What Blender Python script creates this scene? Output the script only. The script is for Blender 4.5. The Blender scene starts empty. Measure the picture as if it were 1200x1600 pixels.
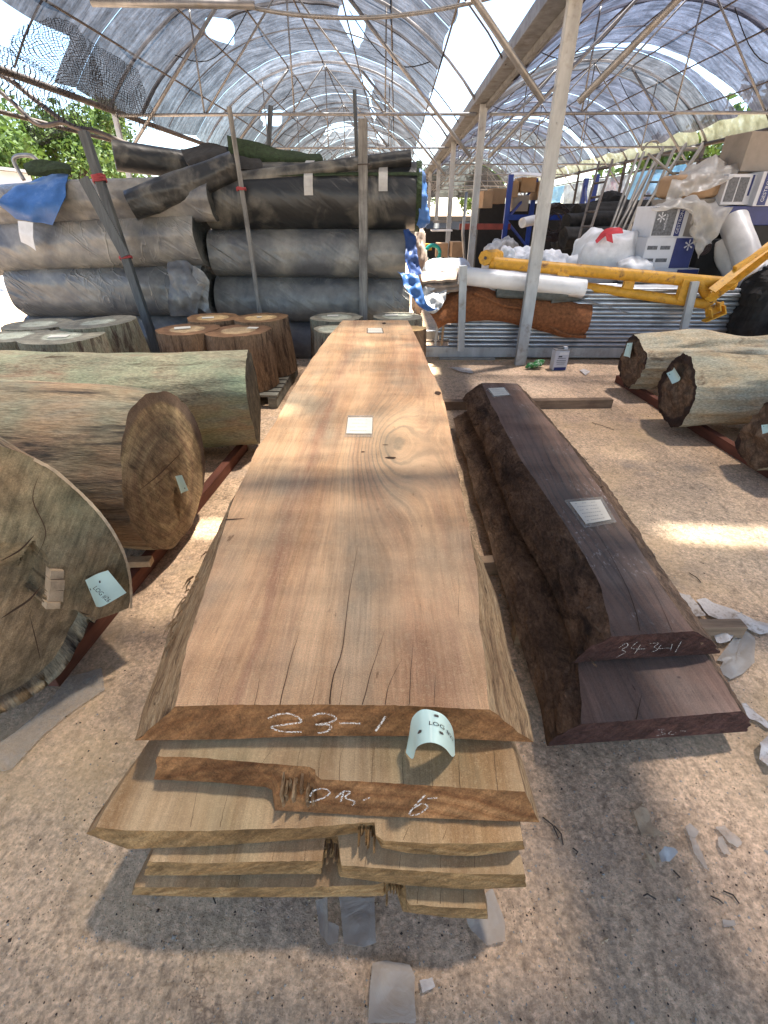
import bpy, bmesh, math, random
from mathutils import Vector, Matrix, noise
R = math.radians
rnd = random.Random(7)
scn = bpy.context.scene
COL = scn.collection
# ------------------------------------------------------------------ camera
FPX, TH, YAW, CH = 738.0, R(32.2), R(1.2), 1.6
cam_d = bpy.data.cameras.new('camera'); cam = bpy.data.objects.new('camera', cam_d); COL.objects.link(cam)
cam.location = (0, 0, CH); cam.rotation_euler = (R(90) - TH, 0, YAW)
cam_d.sensor_fit = 'VERTICAL'; cam_d.sensor_height = 24.0; cam_d.lens = FPX / 1600 * 24.0
cam_d.clip_start = .02; cam_d.clip_end = 3000
scn.camera = cam
# ------------------------------------------------------------------ world, sun, exposure
SUN_EL, SUN_AZ = R(73), R(60)       # azimuth measured from +Y towards +X
w = bpy.data.worlds.new('World'); scn.world = w; w.use_nodes = True
nt = w.node_tree; bg = nt.nodes['Background']
sky = nt.nodes.new('ShaderNodeTexSky'); sky.sky_type = 'NISHITA'; sky.sun_disc = False
sky.sun_elevation = SUN_EL; sky.sun_rotation = SUN_AZ; sky.dust_density = .15; sky.ozone_density = 1.6
nt.links.new(sky.outputs[0], bg.inputs[0]); bg.inputs[1].default_value = .09
sl = bpy.data.lights.new('sun', 'SUN'); sl.energy = 5.0; sl.angle = R(3.0); sl.color = (1, .95, .87)
so = bpy.data.objects.new('sun', sl); COL.objects.link(so)
sd = Vector((math.sin(SUN_AZ) * math.cos(SUN_EL), math.cos(SUN_AZ) * math.cos(SUN_EL), math.sin(SUN_EL)))
so.rotation_euler = sd.to_track_quat('Z', 'Y').to_euler(); so.location = sd * 30
scn.view_settings.view_transform = 'Standard'; scn.view_settings.look = 'None'
scn.view_settings.exposure = 2.55; scn.view_settings.gamma = 1.0
scn.cycles.transparent_max_bounces = 16; scn.cycles.max_bounces = 8; scn.cycles.diffuse_bounces = 4

# ------------------------------------------------------------------ geometry helpers
fw = Vector((-math.sin(YAW) * math.cos(TH), math.cos(YAW) * math.cos(TH), -math.sin(TH)))
rt = Vector((math.cos(YAW), math.sin(YAW), 0)); upv = rt.cross(fw)
O = Vector((0, 0, CH))
def ray(x, y): return fw + rt * ((x - 600) / FPX) + upv * ((800 - y) / FPX)
def atz(x, y, z=0.0): d = ray(x, y); return O + d * ((z - CH) / d.z)
def aty(x, y, Y): d = ray(x, y); return O + d * (Y / d.y)
def atp(x, y, p, n): d = ray(x, y); return O + d * ((p - O).dot(n) / d.dot(n))
def proj(p): v = p - O; c = v.dot(fw); return 600 + FPX * v.dot(rt) / c, 800 - FPX * v.dot(upv) / c
def V(*a): return Vector(a)
def lerp(a, b, t): return a + (b - a) * t
def clamp(x, a=0., b=1.): return max(a, min(b, x))
def fn(x, y=0., z=0.): return noise.noise(Vector((x, y, z)))
def interp(pts, x):
    if x <= pts[0][0]: return pts[0][1]
    for (a, b), (c, d) in zip(pts, pts[1:]):
        if x <= c: return b + (d - b) * (x - a) / max(c - a, 1e-9)
    return pts[-1][1]

class MB:
    def __init__(s): s.v = []; s.f = []; s.m = []; s.uv = {}
    def add(s, vs, fs, mi=0):
        b = len(s.v); s.v += [tuple(q) for q in vs]; s.f += [tuple(b + i for i in f) for f in fs]; s.m += [mi] * len(fs)
    def box(s, c, d, rot=None, mi=0, bev=0.0):
        x, y, z = d[0] / 2, d[1] / 2, d[2] / 2
        if bev <= 0:
            vs = [V(a * x, b * y, e * z) for a in (-1, 1) for b in (-1, 1) for e in (-1, 1)]
            fs = [(0, 1, 3, 2), (4, 6, 7, 5), (0, 4, 5, 1), (2, 3, 7, 6), (0, 2, 6, 4), (1, 5, 7, 3)]
        else:
            bm = bmesh.new(); bmesh.ops.create_cube(bm, size=1)
            for q in bm.verts: q.co = V(q.co.x * d[0], q.co.y * d[1], q.co.z * d[2])
            bmesh.ops.bevel(bm, geom=bm.edges[:], offset=bev, segments=2, affect='EDGES', profile=.6)
            bm.verts.index_update(); vs = [q.co.copy() for q in bm.verts]; fs = [[q.index for q in f.verts] for f in bm.faces]; bm.free()
        if rot is not None: vs = [rot @ q for q in vs]
        c = V(*c); s.add([q + c for q in vs], fs, mi)
    def tube(s, pts, r, n=8, mi=0, cap=True):
        pts = [V(*p) for p in pts]; rs = r if isinstance(r, (list, tuple)) else [r] * len(pts)
        ref = None; rings = []
        for i, p in enumerate(pts):
            t = (pts[min(i + 1, len(pts) - 1)] - pts[max(i - 1, 0)]).normalized()
            if ref is None: ref = V(0, 0, 1) if abs(t.z) < .9 else V(1, 0, 0)
            a = t.cross(ref).normalized(); b = a.cross(t).normalized(); ref = b
            rings.append([p + (a * math.cos(2 * math.pi * k / n) + b * math.sin(2 * math.pi * k / n)) * rs[i] for k in range(n)])
        vs = [q for g in rings for q in g]; fs = []
        for i in range(len(pts) - 1):
            for k in range(n):
                fs.append((i * n + k, i * n + (k + 1) % n, (i + 1) * n + (k + 1) % n, (i + 1) * n + k))
        if cap: fs += [tuple(range(n))[::-1], tuple((len(pts) - 1) * n + k for k in range(n))]
        s.add(vs, fs, mi)
    def bar(s, a, b, wd, ht, up=None, mi=0, bev=0):
        a, b = V(*a), V(*b); t = (b - a); L = t.length; t.normalize(); up = up or (V(0, 0, 1) if abs(t.z) < .9 else V(0, 1, 0))
        x = t.cross(up).normalized(); z = x.cross(t)
        s.box((a + b) / 2, (wd, L, ht), Matrix((x, t, z)).transposed(), mi, bev)
    def grid(s, rows, mi=0, closed=False):
        n = len(rows[0]); vs = [q for r_ in rows for q in r_]; fs = []
        for i in range(len(rows) - 1):
            for k in range(n if closed else n - 1):
                k2 = (k + 1) % n; fs.append((i * n + k, i * n + k2, (i + 1) * n + k2, (i + 1) * n + k))
        s.add(vs, fs, mi)
    def ribbon(s, pts, wd, nrm, mi=0):
        pts = [V(*p) for p in pts]; rows = []
        for i, p in enumerate(pts):
            t = pts[min(i + 1, len(pts) - 1)] - pts[max(i - 1, 0)]
            a = t.cross(nrm); a = a.normalized() if a.length > 1e-9 else V(1, 0, 0)
            wi = wd[i] if isinstance(wd, (list, tuple)) else wd
            rows.append([p - a * wi / 2, p + a * wi / 2])
        s.grid(rows, mi)

def tag(o, label=None, cat=None, group=None, kind=None):
    if label: o['label'] = label
    if cat: o['category'] = cat
    if group: o['group'] = group
    if kind: o['kind'] = kind
    return o
def obj(name, mb, mats, parent=None, smooth=False, label=None, cat=None, group=None, kind=None):
    me = bpy.data.meshes.new(name); me.from_pydata(mb.v, [], mb.f); 
    for m in (mats if isinstance(mats, (list, tuple)) else [mats]): me.materials.append(m)
    if any(mb.m): me.polygons.foreach_set('material_index', mb.m)
    if smooth:
        me.polygons.foreach_set('use_smooth', [True] * len(me.polygons))
        if smooth == 'auto':
            try: me.set_sharp_from_angle(angle=R(38))
            except Exception: pass
    me.update(); o = bpy.data.objects.new(name, me); COL.objects.link(o)
    if parent is not None:
        o.parent = parent
        o.matrix_parent_inverse = parent.matrix_basis.inverted()
    return tag(o, label, cat, group, kind)
def empty(name, loc, label, cat, group=None, kind=None):
    o = bpy.data.objects.new(name, None); COL.objects.link(o); o.location = loc; o.empty_display_size = .1
    return tag(o, label, cat, group, kind)
def copy_tree(o, parent=None):
    c = o.copy(); COL.objects.link(c); c.parent = parent
    for ch in list(o.children): copy_tree(ch, c)
    return c

# ------------------------------------------------------------------ materials
class NT:
    def __init__(s, name):
        s.mat = bpy.data.materials.new(name); s.mat.use_nodes = True; s.t = s.mat.node_tree
        s.b = s.t.nodes['Principled BSDF']; s.out = s.t.nodes['Material Output']; s._c = None
    def n(s, typ, **kw):
        q = s.t.nodes.new(typ)
        for k, v in kw.items(): setattr(q, k, v)
        return q
    def link(s, a, b): s.t.links.new(a, b)
    def coord(s, kind='Object'):
        if s._c is None: s._c = s.n('ShaderNodeTexCoord')
        return s._c.outputs[kind]
    def geo(s, k): return s.n('ShaderNodeNewGeometry').outputs[k]
    def map(s, scale=(1, 1, 1), rot=(0, 0, 0), loc=(0, 0, 0), vec=None):
        m = s.n('ShaderNodeMapping'); s.link(vec or s.coord(), m.inputs[0])
        m.inputs['Scale'].default_value = scale; m.inputs['Rotation'].default_value = rot; m.inputs['Location'].default_value = loc
        return m.outputs[0]
    def noise(s, scale=5, detail=5, rough=.55, vec=None, dist=0.0, out=0):
        q = s.n('ShaderNodeTexNoise'); s.link(vec or s.coord(), q.inputs['Vector'])
        q.inputs['Scale'].default_value = scale; q.inputs['Detail'].default_value = detail
        q.inputs['Roughness'].default_value = rough; q.inputs['Distortion'].default_value = dist
        return q.outputs[out]
    def vor(s, scale=5, vec=None, feature='F1', out='Distance', rand=1.0):
        q = s.n('ShaderNodeTexVoronoi', feature=feature); s.link(vec or s.coord(), q.inputs['Vector'])
        q.inputs['Scale'].default_value = scale; q.inputs['Randomness'].default_value = rand; return q.outputs[out]
    def ramp(s, fac, stops, interp='LINEAR'):
        q = s.n('ShaderNodeValToRGB'); s.link(fac, q.inputs[0]); e = q.color_ramp.elements; q.color_ramp.interpolation = interp
        while len(e) < len(stops): e.new(.5)
        for k, (p, c) in enumerate(stops):
            e[k].position = p; e[k].color = (c, c, c, 1) if isinstance(c, (int, float)) else (*c, 1)
        return q.outputs[0]
    def mix(s, fac, a, b, mode='MIX'):
        q = s.n('ShaderNodeMix', data_type='RGBA', blend_type=mode)
        for v, i in ((fac, 0), (a, 6), (b, 7)):
            if isinstance(v, (int, float)): q.inputs[i].default_value = v if i == 0 else (v, v, v, 1)
            elif isinstance(v, (tuple, list)): q.inputs[i].default_value = (*v, 1)
            else: s.link(v, q.inputs[i])
        return q.outputs[2]
    def m(s, op, a, b=0.0, c=None):
        q = s.n('ShaderNodeMath', operation=op)
        for i, v in enumerate((a, b, c)):
            if v is None: continue
            if isinstance(v, (int, float)): q.inputs[i].default_value = v
            else: s.link(v, q.inputs[i])
        return q.outputs[0]
    def xyz(s, vec=None):
        q = s.n('ShaderNodeSeparateXYZ'); s.link(vec or s.coord(), q.inputs[0]); return q.outputs
    def comb(s, x, y, z):
        q = s.n('ShaderNodeCombineXYZ')
        for i, v in enumerate((x, y, z)):
            if isinstance(v, (int, float)): q.inputs[i].default_value = v
            else: s.link(v, q.inputs[i])
        return q.outputs[0]
    def col(s, c):
        if isinstance(c, (tuple, list)): s.b.inputs['Base Color'].default_value = (*c, 1)
        else: s.link(c, s.b.inputs['Base Color'])
    def rough(s, r_):
        if isinstance(r_, (int, float)): s.b.inputs['Roughness'].default_value = r_
        else: s.link(r_, s.b.inputs['Roughness'])
    def bump(s, h, strength=.5, dist=.01):
        q = s.n('ShaderNodeBump'); q.inputs['Strength'].default_value = strength; q.inputs['Distance'].default_value = dist
        s.link(h, q.inputs['Height']); s.link(q.outputs[0], s.b.inputs['Normal']); return q.outputs[0]
    def rand(s): return s.n('ShaderNodeObjectInfo').outputs['Random']

def simple(name, c, rough=.6, metal=0., var=.25, nscale=8, bump=.15, bscale=60, stretch=(1, 1, 1), spec=.4, dirt=None, dirts=3., dlo=.48, dhi=.7):
    t = NT(name); v = t.map(stretch)
    k = t.ramp(t.noise(nscale, 6, .6, v), [(.3, 1 - var), (.7, 1 + var * .6)])
    c_ = t.mix(1.0, tuple(c), k, 'MULTIPLY')
    if dirt: c_ = t.mix(t.ramp(t.noise(dirts, 7, .65), [(dlo, 0.), (dhi, 1.)]), c_, dirt)
    t.col(c_); t.rough(rough); t.b.inputs['Metallic'].default_value = metal; t.b.inputs['Specular IOR Level'].default_value = spec
    if bump: t.bump(t.noise(bscale, 5, .6, v), bump, .005)
    return t.mat

def ground_mat():
    t = NT('concrete_ground'); c = t.coord()
    big = t.ramp(t.noise(.9, 5, .6), [(.3, (.56, .39, .265)), (.5, (.68, .475, .315)), (.72, (.80, .57, .37))])
    pale = t.mix(t.ramp(t.noise(.45, 3, .5, t.map(loc=(3, 1, 0))), [(.45, 0.), (.7, .6)]), big, (.70, .56, .40))
    pink = t.mix(t.ramp(t.noise(2.3, 4, .6, t.map(loc=(9, 4, 0))), [(.55, 0.), (.75, .5)]), pale, (.50, .34, .27))
    fine = t.ramp(t.noise(95, 8, .78), [(.30, .48), (.47, .92), (.58, 1.06), (.75, 1.25)])
    a = t.mix(1.0, pink, fine, 'MULTIPLY')
    mid = t.ramp(t.noise(22, 6, .7, t.map((1, .6, 1), (0, 0, .5))), [(.33, .62), (.5, 1.), (.7, 1.12)])
    a = t.mix(1.0, a, mid, 'MULTIPLY'); a = t.mix(1.0, a, t.ramp(t.noise(46, 4, .65, t.map(loc=(1, 8, 0))), [(.36, .74), (.5, 1.0), (.64, 1.18)]), 'MULTIPLY')
    gm = t.m('MULTIPLY', t.ramp(t.noise(3.2, 6, .7, t.map(loc=(5, 2, 0))), [(.5, 0.), (.72, 1.)]), t.ramp(t.noise(48, 5, .75), [(.42, 0.), (.6, .8)]))
    a = t.mix(gm, a, (.13, .115, .10))
    pc = t.xyz(t.vor(110, out='Color'))[0]; a = t.mix(1.0, a, t.ramp(pc, [(0., .80), (.5, .98), (1., 1.13)]), 'MULTIPLY')
    # pores and grit
    po = t.ramp(t.vor(120), [(.10, 1.), (.22, 0.)]); pm = t.ramp(t.noise(9, 4, .7), [(.45, 0.), (.6, 1.)])
    a = t.mix(t.m('MULTIPLY', po, pm), a, (.10, .08, .065))
    # pale grit
    gr = t.ramp(t.vor(210, t.map(loc=(.3, .7, 0))), [(.12, .75), (.2, 0.)]); a = t.mix(t.m('MULTIPLY', gr, t.ramp(t.noise(14, 3, .6, t.map(loc=(7, 0, 0))), [(.5, 0.), (.62, 1.)])), a, (.75, .67, .56))
    # hairline cracks in the slab
    dv = t.n('ShaderNodeVectorMath', operation='ADD'); t.link(c, dv.inputs[0])
    sc = t.n('ShaderNodeVectorMath', operation='SCALE'); t.link(t.noise(2.2, 6, .65, out=1), sc.inputs[0]); sc.inputs[3].default_value = .9; t.link(sc.outputs[0], dv.inputs[1])
    ck = t.ramp(t.vor(.55, dv.outputs[0], 'DISTANCE_TO_EDGE'), [(.0, .7), (.006, 0.)])
    a = t.mix(t.m('MULTIPLY', ck, t.ramp(t.noise(1.3, 3), [(.45, 0.), (.55, 1.)])), a, (.16, .11, .08))
    a = t.mix(t.ramp(t.noise(.8, 6, .65, t.map(loc=(3, 3, 0))), [(.52, 0.), (.66, .5)]), a, t.mix(t.noise(60, 5, .7), (.50, .33, .17), (.90, .66, .38)))
    # stains
    st = t.ramp(t.noise(1.7, 5, .6, t.map(loc=(-2, 6, 0))), [(.60, 0.), (.72, .55)]); a = t.mix(st, a, (.27, .23, .20))
    t.col(a); t.rough(.93); t.b.inputs['Specular IOR Level'].default_value = .25
    h = t.m('ADD', t.m('MULTIPLY', t.noise(70, 8, .75), .7), t.m('MULTIPLY', t.noise(14, 5, .6), 1.0))
    h = t.m('SUBTRACT', h, t.m('MULTIPLY', t.m('MULTIPLY', po, pm), .25))
    t.bump(h, .9, .016); return t.mat

def wood_top(name, light, mid, red, grey, knot=None, dark=(.16, .085, .045), seed=0., dust=.35, speck=0., bands=()):
    """sawn face: long grain along Y with a cathedral/knot distortion, cross saw marks, dust"""
    t = NT(name); x, y, z = t.xyz()
    wob = t.m('MULTIPLY', t.m('SUBTRACT', t.noise(1.0, 4, .5, t.map((2.2, .55, 1), loc=(seed, seed, 0))), .5), .16)
    g = t.m('ADD', x, wob)
    if knot:
        for kx, ky, ax, ay, amp in knot:
            dx = t.m('DIVIDE', t.m('SUBTRACT', x, kx), ax); dy = t.m('DIVIDE', t.m('SUBTRACT', y, ky), ay)
            d2 = t.m('ADD', t.m('MULTIPLY', dx, dx), t.m('MULTIPLY', dy, dy))
            e = t.m('MULTIPLY', t.m('EXPONENT', t.m('MULTIPLY', d2, -1.)), amp); g = t.m('ADD', g, e)
    gv = t.comb(g, t.m('MULTIPLY', y, .05), seed)
    rings = t.noise(26, 4, .62, gv); rings2 = t.noise(9, 3, .55, gv); fib = t.noise(150, 4, .7, t.comb(g, t.m('MULTIPLY', y, .03), seed))
    c = t.mix(t.ramp(rings2, [(.38, 0.), (.62, 1.)]), mid, light)
    c = t.mix(t.ramp(t.noise(3.2, 3, .5, t.comb(g, t.m('MULTIPLY', y, .16), seed + 3)), [(.50, 0.), (.66, .55)]), c, red)
    c = t.mix(t.ramp(t.noise(2.0, 4, .55, t.map((1.6, .9, 1), loc=(seed + 1.3, 2, 0))), [(.48, 0.), (.7, .8)]), c, grey)
    c = t.mix(t.ramp(rings, [(.50, 0.), (.60, .22), (.66, 0.)]), c, dark)
    if bands:
        for bx, bw, bs in bands:
            e = t.m('DIVIDE', t.m('SUBTRACT', t.m('ADD', x, t.m('MULTIPLY', wob, .7)), bx), bw)
            k_ = t.m('MULTIPLY', t.m('EXPONENT', t.m('MULTIPLY', t.m('MULTIPLY', e, e), -1.)), t.ramp(t.noise(8, 5, .65, t.comb(t.m('MULTIPLY', g, 3.), t.m('MULTIPLY', y, .25), seed)), [(.35, 0.), (.6, bs)]))
            c = t.mix(k_, c, red)
    if knot:
        kx, ky, ax, ay, amp = knot[0]
        dx = t.m('DIVIDE', t.m('SUBTRACT', x, kx), ax * 1.25); dy = t.m('DIVIDE', t.m('SUBTRACT', y, ky), ay * 1.1)
        km = t.m('EXPONENT', t.m('MULTIPLY', t.m('ADD', t.m('MULTIPLY', dx, dx), t.m('MULTIPLY', dy, dy)), -1.))
        ln = t.m('SINE', t.m('MULTIPLY', t.m('ADD', g, t.m('MULTIPLY', t.noise(5, 4, .6), .035)), 150.))
        c = t.mix(t.m('MULTIPLY', km, t.ramp(ln, [(.35, 0.), (.95, .95)])), c, tuple(q * .5 for q in grey))
        c = t.mix(t.m('MULTIPLY', km, .35), c, grey)
    c = t.mix(1.0, c, t.ramp(fib, [(.3, .80), (.7, 1.10)]), 'MULTIPLY')
    saw = t.noise(60, 3, .6, t.map((.12, 1, 1), (0, 0, .10), (seed, 0, 0))); saw2 = t.noise(5, 4, .55, t.map((.25, 1, 1), (0, 0, .12), (0, seed, 0)))
    c = t.mix(1.0, c, t.ramp(saw2, [(.38, .80), (.6, 1.1)]), 'MULTIPLY')
    c = t.mix(t.ramp(t.noise(90, 5, .7), [(.52, 0.), (.75, dust)]), c, tuple(min(.8, q * 1.35) for q in light))
    # pits, insect holes and dark flecks
    fl = t.ramp(t.noise(46, 3, .6, t.map((1, .25, 1), loc=(seed, 0, 0))), [(.68, 0.), (.76, .7)]); c = t.mix(fl, c, dark)
    if knot:
        kx, ky, ax, ay, amp = knot[0]
        dx = t.m('DIVIDE', t.m('SUBTRACT', x, kx), ax * .34); dy = t.m('DIVIDE', t.m('SUBTRACT', y, ky), ay * .34)
        d = t.m('SQRT', t.m('ADD', t.m('MULTIPLY', dx, dx), t.m('MULTIPLY', dy, dy)))
        d = t.m('ADD', d, t.m('MULTIPLY', t.m('SUBTRACT', t.noise(6, 4), .5), .9))
        c = t.mix(t.ramp(d, [(.35, .55), (1.0, 0.)]), c, tuple(q * .72 for q in grey))
    if speck:
        wsp = t.m('MULTIPLY', t.ramp(t.noise(38, 5, .7, t.map((1.6, .7, 1), (0, 0, .5))), [(.56, 0.), (.70, 1.)]), t.ramp(t.noise(3.1, 3, .5, t.map(loc=(seed, 4, 0))), [(.52, 0.), (.64, speck)]))
        c = t.mix(wsp, c, (.62, .58, .54))
    c = t.mix(1., c, t.ramp(t.noise(330, 3, .8), [(.3, .72), (.7, 1.26)]), 'MULTIPLY')
    c = t.mix(t.ramp(t.noise(7, 6, .7, t.map((1, .6, 1), loc=(seed, 6, 0))), [(.55, 0.), (.75, .4)]), c, tuple(q * .75 for q in grey))
    c = t.mix(t.ramp(t.noise(2.4, 6, .65, t.map((1, .5, 1), loc=(seed + 8, 1, 0))), [(.5, 0.), (.68, .4)]), c, tuple(min(.85, q * 1.18) for q in light))
    t.col(c); t.rough(.84); t.b.inputs['Specular IOR Level'].default_value = .2
    h = t.m('ADD', t.m('MULTIPLY', fib, .5), t.m('ADD', t.m('MULTIPLY', saw, .5), t.m('MULTIPLY', rings, .3)))
    t.bump(h, .45, .0022); return t.mat

def bark_mat(name, cols, dark, scale=1., stretch=(6, 1, 6), green=None, bump=.8, dlo=.5, dhi=.66, rnd_off=False):
    t = NT(name); v = t.map(stretch)
    n1 = t.noise(2.5 * scale, 7, .65, v, .6); n2 = t.noise(1.4 * scale, 5, .6, t.map(loc=(4, 2, 1)))
    st = [(.3 + .4 * i / max(len(cols) - 1, 1), c) for i, c in enumerate(cols)]
    c = t.ramp(n1, st)
    if green: c = t.mix(t.ramp(n2, [(.44, 0.), (.62, .85)]), c, green)
    c = t.mix(t.ramp(t.noise(3.4 * scale, 7, .72, t.map(tuple(q * .5 for q in stretch), loc=(1, 7, 3)), 1.2), [(dlo, 0.), (dhi, .9)]), c, dark)
    c = t.mix(1., c, t.ramp(t.noise(38, 5, .7, v), [(.3, .65), (.7, 1.18)]), 'MULTIPLY')
    c = t.mix(1., c, t.ramp(t.noise(120, 4, .75, t.map(tuple(q * .4 for q in stretch))), [(.3, .6), (.7, 1.3)]), 'MULTIPLY')
    t.col(c); t.rough(.9); t.b.inputs['Specular IOR Level'].default_value = .2
    h = t.m('ADD', t.noise(6 * scale, 8, .7, v, .6), t.m('MULTIPLY', t.noise(40, 4, .6, v), .35)); t.bump(h, bump, .02); return t.mat

def endgrain(name, light, dark, centre=(0, 0), ring=24, mode='z', saw=True, rim=None, green=None, rimR=1., pat=.5):
    """cut end: growth rings about a centre (local xy) with saw marks and stain"""
    t = NT(name); x, y, z = t.xyz()
    if mode == 'y': y = z
    dx = t.m('SUBTRACT', x, centre[0]); dy = t.m('SUBTRACT', y, centre[1])
    r_ = t.m('SQRT', t.m('ADD', t.m('MULTIPLY', dx, dx), t.m('MULTIPLY', dy, dy)))
    rr = t.m('ADD', r_, t.m('MULTIPLY', t.noise(3, 4, .6), .10))
    rg = t.noise(ring, 3, .6, t.comb(rr, 0., 0.)); rgf = t.noise(ring * 5, 2, .6, t.comb(rr, 0., 3.))
    c = t.mix(t.ramp(rg, [(.35, 0.), (.65, 1.)]), dark, light)
    c = t.mix(1., c, t.ramp(rgf, [(.3, .78), (.7, 1.12)]), 'MULTIPLY')
    c = t.mix(t.ramp(t.noise(2.6, 6, .65, t.map(loc=(2, 5, 1))), [(.42, 0.), (.68, .85)]), c, tuple(q * .55 for q in dark))
    if green: c = t.mix(t.ramp(t.noise(1.8, 5, .6, t.map(loc=(8, 1, 4))), [(.45, 0.), (.66, .8)]), c, green)
    sw = t.noise(55, 4, .7, t.map((1, .10, 1) if mode == 'z' else (1, 1, .12), vec=t.map(rot=(0, 0, .65) if mode == 'z' else (0, R(-38), 0))))
    if saw: c = t.mix(1., c, t.ramp(sw, [(.35, .68), (.65, 1.2)]), 'MULTIPLY')
    # radial checks
    ang = t.m('ARCTAN2', dy, dx); ck = t.noise(9, 2, .5, t.comb(ang, t.m('MULTIPLY', r_, .6), 1.))
    c = t.mix(t.ramp(ck, [(.70, 0.), (.73, .6)]), c, tuple(q * .2 for q in dark))
    if rim: c = t.mix(t.ramp(t.m('ADD', r_, t.m('MULTIPLY', t.m('SUBTRACT', t.noise(7, 5, .6), .5), .04)), [(rimR - .035, 0.), (rimR - .015, 1.)]), c, rim)
    c = t.mix(1., c, t.ramp(t.noise(230, 4, .8, t.map((1, 1, .5), (0, .5, .5))), [(.3, .6), (.7, 1.35)]), 'MULTIPLY'); c = t.mix(1., c, t.ramp(t.noise(11, 6, .7, t.map(loc=(4, 4, 4))), [(.32, .55), (.6, 1.12)]), 'MULTIPLY')
    t.col(c); t.rough(.9); t.b.inputs['Specular IOR Level'].default_value = .2
    t.bump(t.m('ADD', sw, t.m('MULTIPLY', t.noise(60, 5, .7), .5)), .55, .006); return t.mat

def plastic_wrap(name, base, dust, dlo=.42, dhi=.68, rough=.42, wr=1., bumpd=.03, vscale=1., cr=1.):
    t = NT(name); ro = t.rand()
    off = t.comb(t.m('MULTIPLY', ro, 31.), t.m('MULTIPLY', ro, 17.), 0.)
    av = t.n('ShaderNodeVectorMath', operation='ADD'); t.link(t.coord(), av.inputs[0]); t.link(off, av.inputs[1]); vec = av.outputs[0]
    k = t.ramp(t.noise(1.9 * vscale, 7, .6, t.map((1.2, 1, .8), vec=vec), .4), [(dlo, 0.), (dhi, 1.)])
    c = t.mix(k, base, dust)
    c = t.mix(1., c, t.ramp(t.noise(16, 6, .7, t.map((.8, 1, .8), (0, .4, 0), vec=vec)), [(.3, .8), (.72, 1.15)]), 'MULTIPLY')
    vr = t.map((1, 1, 1), (0, R(-36), 0), vec=vec); v2 = t.map((.34, 1.3, 2.6), vec=vr)
    n1 = t.noise(3.2, 3, .5, v2, .25); ridge = t.ramp(t.m('ABSOLUTE', t.m('SUBTRACT', n1, .5)), [(.0, 1.), (.022, .35), (.06, 0.)]); msk = t.ramp(t.noise(1.3, 3, .5, vec=vec), [(.47, 0.), (.62, 1.)])
    v3 = t.map((2.6, 1.3, .5), vec=vec); n3 = t.noise(2.4, 3, .5, v3, .3); ridge2 = t.ramp(t.m('ABSOLUTE', t.m('SUBTRACT', n3, .5)), [(.0, 1.), (.015, .3), (.04, 0.)]); msk2 = t.ramp(t.noise(1.1, 3, .5, t.map(loc=(5, 5, 5), vec=vec)), [(.55, 0.), (.65, 1.)])
    r_ = t.m('ADD', t.m('MULTIPLY', ridge, msk), t.m('MULTIPLY', t.m('MULTIPLY', ridge2, msk2), .7))
    c = t.mix(t.m('MINIMUM', t.m('MULTIPLY', r_, .28 * cr), 1.), c, tuple(min(1, q * 1.5 + .06) for q in dust))  # crease ridges tinted paler, their shine put into the colour
    t.col(c); t.rough(rough); t.b.inputs['Specular IOR Level'].default_value = .5
    h = t.m('ADD', t.m('MULTIPLY', t.noise(1.6, 3, .45, v2, .5), wr), t.m('ADD', t.m('MULTIPLY', r_, .22 * cr), t.m('MULTIPLY', t.noise(45, 4, .6, vec=vec), .02)))
    t.bump(h, 1., bumpd * 1.6); return t.mat

def net_mat(name, col, trans=.22, tcol=(.9, .93, 1.), streak=1., seed=0.):
    """knitted shade cloth: part open, part translucent, weave streaks across the strips"""
    t = NT(name); t.t.nodes.remove(t.b); uv = t.coord('UV')
    fine = t.noise(1., 6, .72, t.map((2.6, 34, 1), (0, 0, .05), loc=(seed, 0, 0), vec=uv), .5); wv = t.noise(1., 7, .8, t.map((30, 34, 1), vec=uv))
    fold = t.noise(1., 5, .6, t.map((2., 7, 1), (0, 0, .12), (seed, 3, 0), vec=uv), .1); blot = t.noise(1., 5, .6, t.map((6, 4, 1), loc=(2, seed, 0), vec=uv))
    ro = t.rand(); k = t.m('MULTIPLY', t.ramp(fine, [(.34, .52), (.48, .9), (.60, 1.2), (.70, 1.75)]), t.ramp(wv, [(.36, .5), (.64, 1.6)])); k = t.m('MULTIPLY', k, t.m('ADD', t.m('MULTIPLY', ro, .75), .62))
    k = t.m('MULTIPLY', k, t.ramp(fold, [(.30, .7), (.5, 1.), (.72, 1.4)])); k = t.m('MULTIPLY', k, t.ramp(blot, [(.3, .72), (.7, 1.3)]))
    tr = t.m('MULTIPLY', k, trans)
    tb = t.n('ShaderNodeBsdfTransparent'); tb.inputs[0].default_value = (*tcol, 1)
    tl = t.n('ShaderNodeBsdfTranslucent'); df = t.n('ShaderNodeBsdfDiffuse')
    cc = t.mix(1., t.mix(1., t.mix(1., tuple(col), t.ramp(blot, [(.3, .7), (.7, 1.25)]), 'MULTIPLY'), t.ramp(fine, [(.34, .38), (.48, .8), (.60, 1.15), (.70, 1.7)]), 'MULTIPLY'), t.ramp(fold, [(.32, .55), (.5, .95), (.7, 1.4)]), 'MULTIPLY'); t.link(cc, tl.inputs[0]); t.link(cc, df.inputs[0])
    m1 = t.n('ShaderNodeMixShader'); m1.inputs[0].default_value = .5; t.link(df.outputs[0], m1.inputs[1]); t.link(tl.outputs[0], m1.inputs[2])
    m2 = t.n('ShaderNodeMixShader'); t.link(t.m('MINIMUM', tr, .95), m2.inputs[0]); t.link(m1.outputs[0], m2.inputs[1]); t.link(tb.outputs[0], m2.inputs[2])
    t.link(m2.outputs[0], t.out.inputs[0]); return t.mat

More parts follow.
